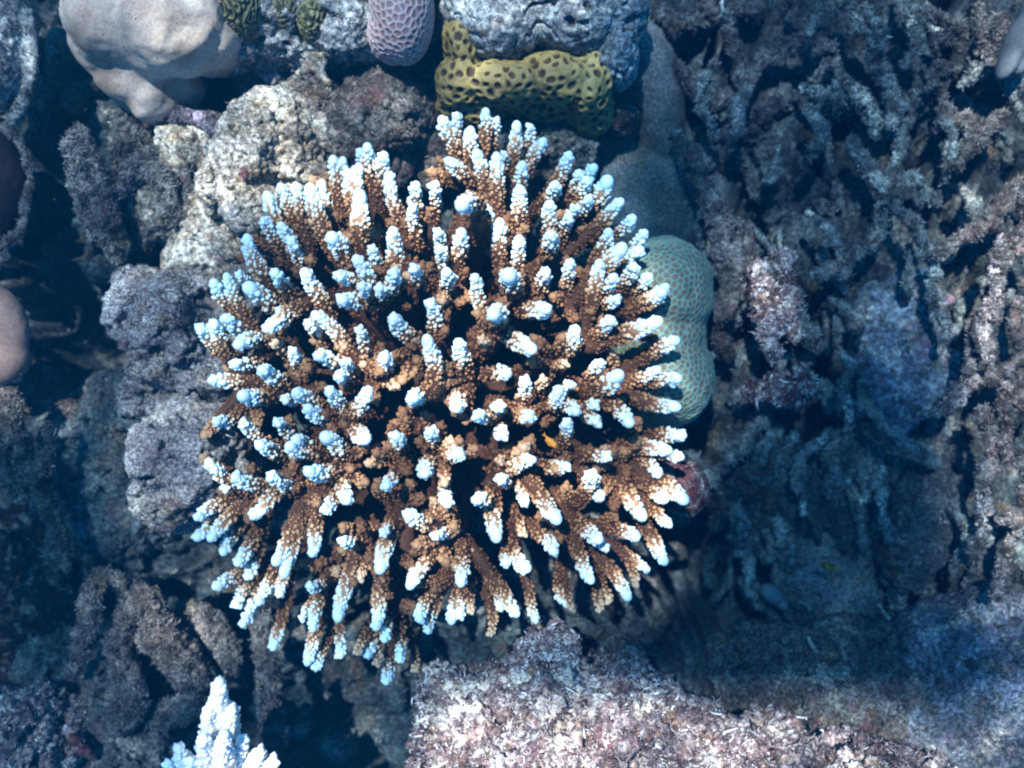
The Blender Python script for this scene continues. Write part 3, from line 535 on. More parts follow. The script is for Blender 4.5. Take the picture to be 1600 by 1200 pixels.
s = Shape(); s.tube(Z((0, 0), K, [(990, 600), (1040, 530), (1090, 460), (1150, 405), (1215, 350)], -0.12, (26, 30, 22, 14, 10)), wob=0.002)
reef('ochre_crust', 'thin ochre crust edge running up from the bleached rock', 'sponge', s, M['orange'], 0.0013, FINE, 14, 500, 0.0018, M['t_brown'])
s = Shape(); s.tube(Z((0, 0), K, [(1240, 305), (1290, 280), (1330, 260), (1330, 300), (1370, 350)], -0.12, (10, 34, 46, 26, 12)))
reef('cream_stub', 'pale cream broken coral stub beside a dark hole near the top', 'dead coral', s, M['pale'], 0.0015, FINE, 15)
s = Shape(); s.ell(382, 272, -0.085, 9, 12, 0.008)
reef('red_sponge', 'tiny bright red speckled sponge spot on the bleached rock', 'sponge', s, M['red'], 0.001, [(0.0015, 0.004, 'ridge', 2)], 16, 60, 0.0015, M['t_grey'])

# grey rock with brain corals, top
s = Shape(); s.ell(410, 20, -0.14, 130, 70, 0.05); s.ell(360, 75, -0.14, 60, 38, 0.04); s.ell(540, 40, -0.14, 70, 60, 0.045); s.ell(470, 75, -0.15, 80, 30, 0.03); s.ell(560, -20, -0.14, 120, 60, 0.05); s.ell(395, 125, -0.19, 22, 40, 0.03); s.ell(430, 110, -0.18, 30, 50, 0.03)
reef('crusted_rock', 'pale grey crusted rock carrying the two small brain corals along the top', 'rock', s, M['massive'], 0.002, FUZZ, 17, 6500, 0.003, M['t_grey'])
def brain(v, f):
    q = fbm(v*np.array((1, .7, 1)), 0.014, 2, seed=4); g = np.sin(q*24); return {'w': np.clip(0.5+0.5*g, 0, 1), 'v': v+normals(v, f)*(0.0014*g)[:, None]}
s = Shape(); s.ell(375, 10, -0.11, 42, 55, 0.045, 10)
reef('brain_coral', 'olive brain coral at the top beside the smooth tan coral', 'coral', s, M['brain'], 0.0011, [], 18, attrs=brain)
s = Shape(); s.ell(452, 25, -0.13, 30, 36, 0.04); s.ell(492, 38, -0.12, 24, 30, 0.035)
reef('brain_coral', 'darker green brain coral at the top, left of the pink honeycomb coral', 'coral', s, M['brain'], 0.0011, [], 19, attrs=brain)
def comb(sp, depth, seed, big=False):
    def fn(v, f):
        F, I, pts = cells(v, f, sp, seed)
        e = (F[:, 1]-F[:, 0])/sp
        h = 1-np.clip(e/0.55, 0, 1)                    # 1 on the wall between two cells
        h = h*h*(3-2*h)
        return {'w': h, 'v': v+normals(v, f)*(depth*(h-0.5))[:, None]}
    return fn
s = Shape(); s.ell(628, 10, -0.10, 50, 90, 0.05, 4); s.ell(625, -50, -0.10, 60, 70, 0.05); s.ell(612, 50, -0.11, 36, 48, 0.04)
reef('honeycomb_coral', 'pinkish honeycomb coral lobe hanging at the top left of the yellow coral', 'coral', s, M['pinkcells'], 0.0011, [(0.002, 0.03, 'fbm', 2)], 20, attrs=comb(0.0054, 0.0014, 2))
s = Shape(); s.tube([(690, -20, -0.125, 10), (684, 40, -0.13, 8), (665, 75, -0.14, 7), (632, 98, -0.15, 5)], wob=0.002)
reef('crusty_ledge', 'thin crusty grey edge along the right side of the pink honeycomb coral', 'rock', s, M['grey'], 0.0014, FINE, 21, 700, 0.002, M['t_grey'])

# massive grey coral head and yellow coral
s = Shape(); s.ell(830, -10, -0.13, 150, 80, 0.06); s.ell(780, 45, -0.12, 70, 50, 0.045); s.ell(900, 35, -0.12, 75, 50, 0.045); s.ell(960, 80, -0.14, 40, 58, 0.045, 10); s.ell(960, 20, -0.15, 55, 60, 0.05); s.ell(770, 75, -0.135, 40, 26, 0.035); s.ell(725, 15, -0.13, 40, 40, 0.04)
def cracks(v, f):
    q = fbm(v, 0.03, 3, seed=8); g = np.clip(1-np.abs(q)/0.08, 0, 1)*np.clip(0.5+2*fbm(v, 0.05, 2, seed=3), 0, 1)
    return {'v': v-normals(v, f)*(0.013*g)[:, None]}
reef('massive_coral_head', 'weathered grey coral head with dark cracks above the yellow pitted coral', 'coral', s, M['massive'], 0.0018, [(0.007, 0.04, 'fbm', 3), (0.003, 0.011, 'fbm', 3)], 22, 2500, 0.002, M['t_grey'], attrs=cracks)
s = Shape(); s.ell(722, 75, -0.135, 30, 52, 0.04, 8); s.ell(722, 130, -0.14, 45, 42, 0.04); s.ell(790, 132, -0.13, 70, 36, 0.04); s.ell(870, 125, -0.135, 70, 40, 0.04, 0); s.ell(920, 130, -0.145, 38, 52, 0.04); s.ell(740, 165, -0.17, 60, 35, 0.04); s.ell(830, 165, -0.18, 110, 30, 0.04); s.ell(915, 165, -0.18, 40, 50, 0.04, 30); s.ell(925, 100, -0.14, 30, 22, 0.035)
def pits(v, f):
    F, I, pts = cells(v, f, 0.0092, 5)
    rr = np.random.RandomState(4); sz = 0.0024+0.0022*rr.rand(len(pts)); ang = rr.rand(len(pts))*3.14; d = v-pts[I]
    st = 1+3.0*(np.cos(ang[I])*d[:, 0]+np.sin(ang[I])*d[:, 1])**2/(F[:, 0]**2+1e-9)*(rr.rand(len(pts))[I])
    q = np.clip((F[:, 0]*st**0.5/sz[I]-0.75)/0.6, 0, 1); q = q*q*(3-2*q)
    return {'w': np.clip(q*0.85+0.15*fbm(v, 0.01, 2, seed=1)+0.05, 0, 1), 'v': v+normals(v, f)*(0.0028*(q-1))[:, None]}
reef('yellow_pitted_coral', 'mustard yellow coral with dark oval pits just above the big coral', 'coral', s, M['yellow'], 0.0012, [(0.006, 0.03, 'fbm', 2), (0.002, 0.01, 'fbm', 2)], 23, attrs=pits)
s = Shape()
for k in range(7): s.ell(968+22*math.cos(k*2.4)*0.35*math.sqrt(k), 186+20*math.sin(k*2.4)*0.35*math.sqrt(k), -0.19-0.003*k, 20, 18, 0.018)
reef('dark_tunicate', 'small dark reddish-black lump under the right end of the yellow coral', 'sponge', s, M['dark'], 0.0014, [(0.003, 0.008, 'fbm', 3)], 24, 500, 0.002, M['t_brown'])
s = Shape(); s.ell(790, 225, -0.22, 110, 50, 0.05); s.ell(880, 235, -0.21, 60, 40, 0.04)
reef('turf_rock', 'dim grey-green furry rock just behind the top tips of the big coral', 'rock', s, M['tealrock'], 0.0022, FUZZ, 25, 4000, 0.003, M['t_teal'])
# grey smooth slope right of the massive head
s = Shape(); s.ell(1010, 140, -0.25, 50, 130, 0.06, 12); s.ell(1010, 300, -0.27, 100, 130, 0.05); s.ell(1080, 300, -0.29, 70, 120, 0.05)
reef('silty_slope', 'bare silty blue-grey rock face between the yellow coral and the dead thicket', 'rock', s, M['sand'], 0.003, [(0.008, 0.05, 'fbm', 3), (0.001, 0.008, 'fbm', 2)], 26)
# green honeycomb coral
s = Shape(); s.ell(1030, 460, -0.165, 84, 92, 0.07, -8); s.ell(1035, 590, -0.165, 80, 80, 0.07); s.ell(1022, 525, -0.17, 80, 90, 0.066)
reef('green_honeycomb_coral', 'two-lobed green honeycomb coral peeking out from the right side of the big coral', 'coral', s, M['greencells'], 0.0012, [(0.005, 0.04, 'fbm', 2), (0.0015, 0.015, 'fbm', 2)], 27, attrs=comb(0.0050, 0.0010, 3))
s = Shape(); s.ell(1070, 765, -0.18, 40, 42, 0.035); s.ell(1040, 750, -0.19, 40, 40, 0.03)
reef('pink_sponge', 'round dull red-pink crust at the lower right rim of the big coral', 'sponge', s, M['red'], 0.0016, [(0.003, 0.02, 'fbm', 2), (0.001, 0.004, 'fbm', 2)], 28, 700, 0.0018, M['t_pink'])

# dead thickets on the right
o1 = (1000, 0); o2 = (1000, 400); o3 = (1000, 750)
dead('dead_branching_coral', 'tall thin blue-grey dead branches from the top edge to the middle of the right side', [
    Z(o1, K, [(850, -30), (930, 130), (1010, 270), (1045, 400), (1050, 520)], -0.16, (34, 36, 38, 40, 34)),
    Z(o1, K, [(925, 20), (985, 120), (1010, 210)], -0.15, (24, 28, 20)),
    Z(o1, K, [(1100, -20), (1120, 70), (1150, 180), (1100, 280)], -0.17, (28, 30, 30, 30)),
    Z(o1, K, [(680, 370), (780, 400), (880, 440)], -0.19, (32, 36, 30)),
    Z(o1, K, [(880, 350), (960, 450), (1000, 560)], -0.18, (34, 42, 40)),
    Z(o1, K, [(880, 590), (950, 700), (1010, 780), (1060, 860)], -0.17, (34, 40, 42, 34)),
    Z(o1, K, [(1050, 850), (1130, 920), (1170, 1000), (1210, 1120), (1235, 1280), (1270, 1420)], -0.155, (30, 28, 27, 26, 24, 22)),
    Z(o1, K, [(1010, 850), (990, 960), (900, 1060), (800, 1120), (720, 1150)], -0.17, (30, 34, 34, 34, 28)),
    Z(o1, K, [(1050, 740), (1150, 780), (1240, 840)], -0.19, (34, 36, 34)),
    Z(o1, K, [(1060, 520), (1090, 640), (1050, 760)], -0.19, (36, 34, 34)),
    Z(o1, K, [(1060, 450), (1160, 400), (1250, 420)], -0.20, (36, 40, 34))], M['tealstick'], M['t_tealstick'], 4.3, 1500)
dead('dead_branching_coral', 'tangled brown-grey dead coral sticks at the upper right corner', [
    Z(o1, K, [(1390, 30), (1430, 160), (1480, 280)], -0.15, (24, 30, 28)),
    Z(o1, K, [(1490, 50), (1500, 180), (1480, 260)], -0.14, (22, 26, 22)),
    Z(o1, K, [(1230, 140), (1320, 190), (1390, 260)], -0.16, (18, 20, 16)),
    Z(o1, K, [(1300, 280), (1230, 290), (1180, 380)], -0.16, (18, 24, 22)),
    Z(o1, K, [(1200, 60), (1290, 90), (1360, 150)], -0.17, (26, 26, 22)),
    Z(o1, K, [(1260, 390), (1270, 470), (1230, 540)], -0.18, (24, 26, 22)),
    Z(o1, K, [(1290, 700), (1380, 620), (1460, 520), (1500, 470)], -0.155, (32, 38, 38, 26)),
    Z(o1, K, [(1230, 1050), (1380, 975), (1470, 910), (1540, 800), (1590, 740)], -0.14, (26, 34, 36, 44, 44)),
    Z(o1, K, [(1350, 520), (1400, 560), (1300, 480)], -0.19, (30, 34, 30))], M['brown'], M['t_grey'], 5.3, 1600)
dead('dead_branching_coral', 'sunlit pinkish dead coral sticks along the right edge, halfway down', [
    Z(o2, K, [(1500, -60), (1490, 60), (1460, 180), (1440, 320), (1450, 430)], -0.12, (34, 36, 44, 44, 30)),
    Z(o2, K, [(1385, 240), (1375, 380), (1370, 480)], -0.14, (24, 26, 24)),
    Z(o2, K, [(1180, 670), (1290, 600), (1390, 530), (1480, 500)], -0.15, (28, 38, 42, 36)),
    Z(o2, K, [(1500, 540), (1530, 700), (1525, 850)], -0.12, (26, 28, 22)),
    Z(o2, K, [(1420, 640), (1440, 760), (1450, 920), (1430, 1080), (1400, 1220), (1340, 1370)], -0.135, (34, 34, 36, 36, 32, 26)),
    Z(o2, K, [(1590, 820), (1585, 960), (1560, 1100)], -0.11, (30, 28, 26)),
    Z(o2, K, [(1490, 1095), (1560, 1110), (1640, 1120)], -0.105, (20, 28, 28)),
    Z(o2, K, [(1560, 1110), (1530, 1250), (1500, 1420)], -0.12, (24, 26, 24)),
    Z(o2, K, [(1560, 200), (1600, 400), (1590, 600)], -0.16, (40, 45, 40)),
    Z(o2, K, [(1540, 20), (1590, -120), (1600, -250)], -0.14, (36, 40, 40)),
    Z(o2, K, [(1480, 480), (1560, 440), (1640, 420)], -0.15, (30, 30, 30))], M['lilac'], M['t_grey'], 6.3, 1600)
rr = np.random.RandomState(33); sticks = []
for k in range(56):
    x = rr.uniform(1090, 1600); y = rr.uniform(-20, 820)
    if (1360 < x < 1500 and 400 < y < 700) or (x < 1290 and 380 < y < 660): continue
    h = rr.uniform(50, 130); a_ = rr.normal(0.0, 0.45); zz = rr.uniform(-0.225, -0.155); r0 = rr.uniform(5, 9.5); c_ = rr.normal()*16
    sticks.append([(x, y, zz-0.01, r0*0.8), (x+math.sin(a_)*h*0.33+c_, y+h*0.33, zz, r0), (x+math.sin(a_)*h*0.66+c_*0.8, y+h*0.66, zz+rr.normal()*0.006, r0), (x+math.sin(a_)*h, y+h, zz-0.02, r0*0.7)])
dead('dead_branching_coral', 'thin silty blue-grey strands of dead coral draped over the shaded reef on the right', sticks, M['tealstick'], M['t_tealstick'], 8.3, 1500, vox=0.0017, tl=0.0026, layers=[(0.005, 0.022, 'fbm', 3), (0.0026, 0.007, 'billow', 3)])
s = Shape(); s.tube(Z(o1, K, [(150, 570), (230, 720), (300, 860), (345, 960), (360, 1120), (350, 1300)], -0.19, (40, 52, 60, 70, 70, 50)), wob=0.005); s.tube(Z(o1, K, [(430, 960), (480, 1100), (520, 1300)], -0.20, (60, 60, 50)), wob=0.005)
reef('pinkish_dead_branch', 'thick pinkish-brown dead coral trunk right of the green honeycomb coral', 'dead coral', s, M['brown'], 0.0019, FUZZ, 30, 6000, 0.003, M['t_grey'])
s = Shape(); s.tube(Z(o2, K, [(480, 40), (520, 180), (545, 320), (552, 420), (552, 465)], -0.15, (60, 80, 62, 30, 8)), wob=0.003); s.tube(Z(o2, K, [(600, 0), (625, 180), (640, 340)], -0.18, (50, 55, 35)), wob=0.004)
reef('pale_tufted_spike', 'pale cream furry spike pointing down over the pink furry clump', 'dead coral', s, M['pink'], 0.0016, FUZZ, 31, 4500, 0.0042, M['t_pink'], bent=0.9)
s = Shape(); s.tube(Z(o2, K, [(400, 570), (470, 560), (560, 565), (640, 575), (710, 600)], -0.17, (34, 52, 44, 56, 36)), wob=0.003); s.ell(1210, 598, -0.165, 16, 16, 0.012); s.ell(1255, 600, -0.165, 16, 18, 0.012)
reef('pink_tufted_clump', 'isolated pink furry clump of weed right of the green honeycomb coral', 'seaweed', s, M['red'], 0.0016, FUZZ, 32, 3800, 0.0045, M['t_pink'], bent=0.9)
s = Shape(); s.tube(Z(o2, K, [(330, 340), (360, 420)], -0.2, (30, 24)))
reef('dead_coral_stub', 'small brown stub in the shadow left of the pale furry spike', 'dead coral', s, M['brown'], 0.0019, FUZZ, 32.5, 500, 0.004, M['t_grey'])
# crusty mass of the upper thicket
s = Shape(); s.tube(Z(o1, K, [(420, 340), (520, 240), (640, 180), (760, 200), (780, 260), (735, 340)], -0.19, (40, 50, 55, 52, 40, 26)), wob=0.004)
s.tube(Z(o1, K, [(150, 250), (220, 360), (290, 440), (380, 400)], -0.20, (40, 45, 48, 30)), wob=0.004); s.tube(Z(o1, K, [(370, 120), (395, 240), (440, 330)], -0.21, (34, 34, 34)), wob=0.004)
s.tube(Z(o1, K, [(640, -40), (650, 60), (655, 110)], -0.2, (34, 30, 20)), wob=0.004); s.tube(Z(o1, K, [(0, 40), (150, 80), (330, 60), (480, 30)], -0.22, (60, 50, 60, 60)), wob=0.005)
s.tube(Z(o1, K, [(490, 500), (540, 420), (620, 400)], -0.23, (60, 60, 50)), wob=0.006)
reef('crusted_rubble_mass', 'lumpy grey crusted dead coral mass at the top, right of the grey coral head', 'dead coral', s, M['grey'], 0.002, FUZZ, 33, 8500, 0.003, M['t_grey'])
s = Shape(); s.tube(Z(o1, K, [(500, 620), (520, 720), (530, 790)], -0.21, (34, 36, 26)), wob=0.004); s.tube(Z(o1, K, [(770, 590), (800, 740), (830, 860)], -0.21, (32, 36, 30)), wob=0.004); s.tube(Z(o1, K, [(740, 840), (820, 950), (850, 1080)], -0.22, (34, 34, 30)), wob=0.004)
s.tube(Z(o1, K, [(290, 600), (380, 560), (500, 560), (640, 600)], -0.24, (50, 50, 50, 50)), wob=0.006); s.tube(Z(o1, K, [(560, 900), (580, 1050), (630, 1250)], -0.23, (40, 44, 40)), wob=0.005); s.tube(Z(o1, K, [(260, 640), (300, 700), (420, 680), (540, 800), (640, 760)], -0.24, (40, 40, 40, 45, 40)), wob=0.005)
s.tube(Z(o1, K, [(640, 440), (700, 560), (760, 600)], -0.25, (60, 60, 60)), wob=0.005)
reef('crusted_rubble_mass', 'dark knobbly dead coral mass in shadow right of the silty rock face', 'dead coral', s, M['tealrock'], 0.002, FUZZ, 34, 7000, 0.003, M['t_teal'])
# low dim thicket in the middle right
rr = np.random.RandomState(21); sticks = []
for k in range(34):
    x = rr.uniform(1130, 1480); y = rr.uniform(430, 900); 
    if (x > 1370 and 450 < y < 620): continue
    h = rr.uniform(30, 80); a_ = rr.normal(0, 0.35); zz = rr.uniform(-0.27, -0.21)
    p0 = (x, y); p1 = (x+math.sin(a_)*h*0.6+rr.normal()*8, y+h*0.6); p2 = (p1[0]+math.sin(a_)*h*0.6+rr.normal()*10, p1[1]+h*0.6)
    r0 = rr.uniform(8, 15); sticks.append([(p0[0], p0[1], zz, r0*0.9), (p1[0], p1[1], zz+0.01, r0), (p2[0], p2[1], zz-0.015, r0*0.8)])
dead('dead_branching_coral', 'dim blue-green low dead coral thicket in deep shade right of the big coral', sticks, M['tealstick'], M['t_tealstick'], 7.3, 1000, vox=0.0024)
s = Shape(); s.ell(1425, 490, -0.225, 50, 80, 0.03); s.ell(1410, 580, -0.22, 75, 90, 0.028, -15); s.ell(1380, 520, -0.235, 60, 90, 0.03)
for (x, y, r_) in ((1476, 470, 12), (1484, 520, 13), (1482, 560, 17), (1474, 590, 17), (1460, 615, 17), (1442, 640, 18), (1418, 660, 16), (1400, 680, 13)): s.ell(x, y, -0.215, r_, r_, 0.016)
s.ell(1440, 530, -0.205, 18, 22, 0.014)
reef('smooth_blue_coral', 'smooth blue-grey coral with a lobed edge among the dead sticks on the right', 'coral', s, M['bluecoral'], 0.0024, [(0.005, 0.03, 'fbm', 3), (0.0015, 0.01, 'fbm', 2)], 35, 3500, 0.0025, M['t_teal'])
s = Shape(); s.ell(1430, 850, -0.2, 50, 75, 0.03, -20); s.ell(1440, 790, -0.22, 50, 70, 0.03); s.ell(1405, 890, -0.21, 24, 40, 0.02); s.ell(1480, 800, -0.21, 24, 60, 0.02, -12)
def holes(v, f):
    g = 0
    for (x, y, r_) in ((1403, 893, 5), (1418, 883, 2), (1370, 800, 4)):
        p = P(x, y, -0.18); d = np.hypot(v[:, 0]-p[0], v[:, 1]-p[1]); g = g+np.clip(1-d/(r_*S*1.8), 0, 1)
    return {'v': v-np.array((0, 0, 1))*(0.02*np.clip(g, 0, 1))[:, None]}
reef('pitted_dead_coral', 'pale blue-violet rock with a small round hole right of the tiny fish', 'rock', s, M['grey'], 0.0018, [(0.012, 0.03, 'fbm', 3), (0.003, 0.008, 'fbm', 3)], 36, 2200, 0.0022, M['t_teal'], attrs=holes)
s = Shape(); s.ell(1585, 70, -0.13, 16, 60, 0.02, -22); s.ell(1610, 40, -0.13, 20, 80, 0.02, -15)
reef('smooth_plate', 'smooth grey-blue leaf-shaped coral plate at the top right corner', 'coral', s, M['bluesmooth'], 0.002, [(0.002, 0.03, 'fbm', 2)], 37)

# sand patch, pebble
s = Shape(); s.ell(1290, 900, -0.265, 85, 75, 0.03); s.ell(1320, 930, -0.265, 55, 50, 0.03)
reef('sand_patch', 'small pale sand-covered ledge under the tiny yellow fish', 'rock', s, M['sand'], 0.0022, FUZZ, 38, 900, 0.0025, M['t_teal'])
s = Shape(); s.ell(1205, 928, -0.22, 20, 14, 0.012, -35); s.ell(1218, 942, -0.225, 16, 10, 0.01, -40)
reef('pale_pebble', 'pale smooth stone alone in the dark hollow below right of the big coral', 'stone', s, M['bluesmooth'], 0.0015, [(0.001, 0.01, 'fbm', 2)], 39)

# lower right mounds
s = Shape(); s.ell(1500, 1010, -0.2, 110, 80, 0.06); s.ell(1560, 1100, -0.17, 110, 110, 0.06); s.ell(1460, 1120, -0.19, 80, 90, 0.06); s.ell(1560, 960, -0.18, 70, 50, 0.04); s.ell(1640, 1060, -0.15, 80, 120, 0.05)
def holes2(v, f):
    g = 0
    for (x, y, r_) in ((1588, 975, 7), (1570, 985, 5), (1450, 975, 8), (1575, 1165, 16), (1480, 1080, 8), (1520, 1040, 6)):
        p = P(x, y, -0.14); d = np.hypot(v[:, 0]-p[0], v[:, 1]-p[1]); g = g+np.clip(1-d/(r_*S*1.9), 0, 1)
    return {'v': v-np.array((0, 0, 1))*(0.025*np.clip(g, 0, 1))[:, None]}
reef('blue_grey_mound', 'lumpy blue-grey rock mound with small holes in the bottom right corner', 'rock', s, rock_mat('lilac_rock', [(0.06, 0.08, 0.08), (0.22, 0.24, 0.26), (0.46, 0.46, 0.52)], pink=(0.35, 0.24, 0.36), seed=13, big=30, pinkamt=0.6, dim=0.5), 0.0019, [(0.010, 0.045, 'fbm', 3), (0.004, 0.013, 'fbm', 3), (0.0015, 0.005, 'billow', 2)], 40, 8000, 0.0026, M['t_teal'], attrs=holes2)
s = Shape(); s.ell(1250, 1050, -0.19, 130, 70, 0.05); s.ell(1180, 1040, -0.19, 90, 60, 0.05); s.ell(1340, 1090, -0.19, 110, 70, 0.05); s.ell(1330, 1010, -0.22, 90, 50, 0.04)
reef('shaded_turf_rock', 'dark shaded furry rock behind the bright foreground rock, lower right', 'rock', s, M['brown'], 0.0022, FUZZ, 41, 6500, 0.0034, M['t_teal'])
# foreground rock
s = Shape()
for (x, y, z, rx, ry, rz) in [(742, 1115, -0.12, 72, 66, .06), (715, 1200, -0.10, 72, 80, .06), (850, 1072, -0.095, 66, 62, .06), (930, 1100, -0.10, 75, 62, .06), (1010, 1140, -0.10, 72, 66, .06), (1100, 1185, -0.10, 80, 62, .06), (1215, 1215, -0.10, 85, 66, .06), (1350, 1222, -0.10, 95, 66, .06), (1455, 1240, -0.11, 70, 60, .05), (850, 1200, -0.08, 160, 90, .06), (1050, 1250, -0.08, 170, 90, .06), (852, 1012, -0.11, 22, 26, .03), (700, 1060, -0.13, 34, 26, .03), (1090, 1115, -0.13, 40, 34, .03), (960, 1045, -0.13, 36, 28, .03), (1210, 1150, -0.13, 40, 24, .03), (775, 1060, -0.12, 28, 26, .03)]:
    s.ell(x, y, z, rx, ry, rz)
reef('foreground_rock', 'bright sunlit pinkish-white crusty rock along the bottom edge', 'rock', s, M['pink'], 0.0016, [(0.026, 0.07, 'fbm', 2), (0.016, 0.035, 'fbm', 3), (0.014, 0.020, 'pit', 2), (0.007, 0.010, 'billow', 3), (0.002, 0.0035, 'fbm', 2)], 42, 24000, 0.0042, M['t_pink'], bent=0.8, tw=0.2, tall=2200)

# white shards on the shaded rock
for k, (x, y, x2, y2, lab) in enumerate([(1262, 995, 1275, 1018, 'thin white coral shard standing on the dark rock, larger of two'), (1374, 945, 1388, 966, 'thin white coral shard at the foot of the holed rock, smaller of two')]):
    s = Shape(); s.tube([(x, y, -0.13, 2.0), ((x+x2)/2-1, (y+y2)/2, -0.135, 3.2), (x2, y2, -0.15, 4.5)])
    reef('coral_shard', lab, 'shard', s, M['pale'], 0.0008, [(0.0006, 0.004, 'fbm', 2)], 43+k)

# white staghorn, bottom left
def small_colony():
    e = thing('white_branching_coral', P(345, 1210, -0.2), 'bright white branching coral rising from the bottom edge at the lower left', 'coral')
    L = [((343, 1062), (352, 1230), 15, 0.0, 2.6), ((276, 1166), (350, 1250), 14, -0.03, 2.0), ((408, 1170), (360, 1250), 14, -0.03, 1.8), ((326, 1108), (345, 1230), 13, -0.01, 2.2), ((364, 1104), (352, 1230), 10, -0.01, 2.2), ((430, 1186), (370, 1260), 12, -0.04, 1.8),
         ((296, 1186), (345, 1260), 14, -0.03, 1.8), ((382, 1150), (355, 1250), 12, -0.02, 2.0), ((318, 1150), (350, 1240), 12, 0.0, 2.2), ((262, 1190), (330, 1270), 10, -0.04, 1.6), ((352, 1145), (352, 1250), 14, 0.01, 2.0)]
    for i, (t, b, r, z, gr) in enumerate(L):
        T = P(*t, z); rt = P(*b, -0.15); ct = (T+rt)/2+np.array((0, 0, 0.015)); d = ct-T; d /= np.linalg.norm(d)
        rw = W(r, z)*0.85
        br, tp = bead_branch(T+d*rw*0.7, d, ct, rt, rw, 0.06, 1.0, 900+i, bead=1.15, extent=0.08, grow=lambda q, g=gr: 1+(g-1)*np.clip(q/0.06, 0, 1))
        bo = link('branch', new_mesh('branch', br[0], br[1], {'w': br[2]}), M['whitestag'], e)
        link('branch_tip', new_mesh('branch_tip', tp[0], tp[1], {'w': tp[2]}), M['whitestag'], bo)
    s = Shape(); s.ell(350, 1250, -0.16, 60, 50, 0.05); v, f = s.remesh(0.003)
    link('base', new_mesh('base', v, f, {'w': np.full(len(v), .3)}), M['whitestag'], e)
small_colony()

# fish
def fish(px, py, z, length, ang, label, cols, seed):
    e = thing('fish', P(px, py, z), label, 'fish'); e.rotation_euler = (0, 0, R(ang))
    n = 22; t = np.linspace(0, 1, n); prof = np.interp(t, [0, .06, .2, .4, .65, .85, 1], [0.02, .5, .85, 1, .7, .3, .2])
    V = []
    for i in range(n):
        a = np.linspace(0, 2*np.pi, 14, endpoint=False)
        V.append(np.stack([np.full(14, (0.5-t[i])*length*0.82), np.cos(a)*prof[i]*length*0.13, np.sin(a)*prof[i]*length*0.19], 1))
    V = np.concatenate(V); i = np.arange(n-1)[:, None]*14; j = np.arange(14)[None]; k = (j+1) % 14
    F = np.stack([i+j, i+k, i+14+k, i+14+j], -1).reshape(-1, 4)
    m = smooth_mat('fish_skin_%d' % seed, *cols, scale=200, rough=0.4)
    def sub(name, v, f, mat):
        me = new_mesh(name, v, f); me.materials.append(mat); o = bpy.data.objects.new(name, me); sc.collection.objects.link(o); o.parent = e; return o
    sub('body', V, F, m)
    L = length
    def fin(name, pts, ax):
        pts = np.array(pts, float)*L; n_ = len(pts); off = np.array(ax)*0.0004
        v = np.concatenate([pts-off, pts+off]); f = [[0, k, k+1] for k in range(1, n_-1)]+[[n_, n_+k+1, n_+k] for k in range(1, n_-1)]
        sub(name, v, np.array(f), m)
    fin('tail_fin', [(-.38, 0, 0), (-.55, .02, .14), (-.48, 0, 0), (-.55, -.02, -.14)], (0, 1, 0))
    fin('dorsal_fin', [(.2, 0, .15), (.05, 0, .27), (-.25, 0, .2), (-.3, 0, .06)], (0, 1, 0))
    fin('pectoral_fin', [(.12, .1, 0), (.0, .22, -.02), (-.08, .16, -.03)], (0, 0, 1))
    fin('pectoral_fin', [(.12, -.1, 0), (.0, -.22, -.02), (-.08, -.16, -.03)], (0, 0, 1))
    ev, ef = ICO[1]
    for sgn in (-1, 1): sub('eye', ev*L*0.035+np.array((.3, sgn*.075, .06))*L, ef, M['near_black'])
    e.rotation_euler = (R(50), 0, R(ang))
fish(1296, 886, -0.17, 0.021, 160, 'tiny dark yellow fish swimming over the pale sandy ledge at the lower right', [(0.05, 0.035, 0.01), (0.18, 0.12, 0.02), (0.3, 0.2, 0.04)], 1)
fish(861, 690, -0.03, 0.017, -45, 'tiny orange fish hiding between the branches of the big coral', [(0.5, 0.2, 0.03), (0.65, 0.30, 0.05), (0.7, 0.4, 0.1)], 2)
# fine white thread on the rock
s = Shape(); s.tube([(353, 679, -0.085, 1.1), (365, 684, -0.084, 1.2), (376, 681, -0.083, 1.0)]); s_v, s_f = s.v[0], s.f[0]
link('worm', new_mesh('worm', s_v, s_f), M['pale'], label='tiny thin white worm-like thread on the speckled rock left of the big coral', category='worm')

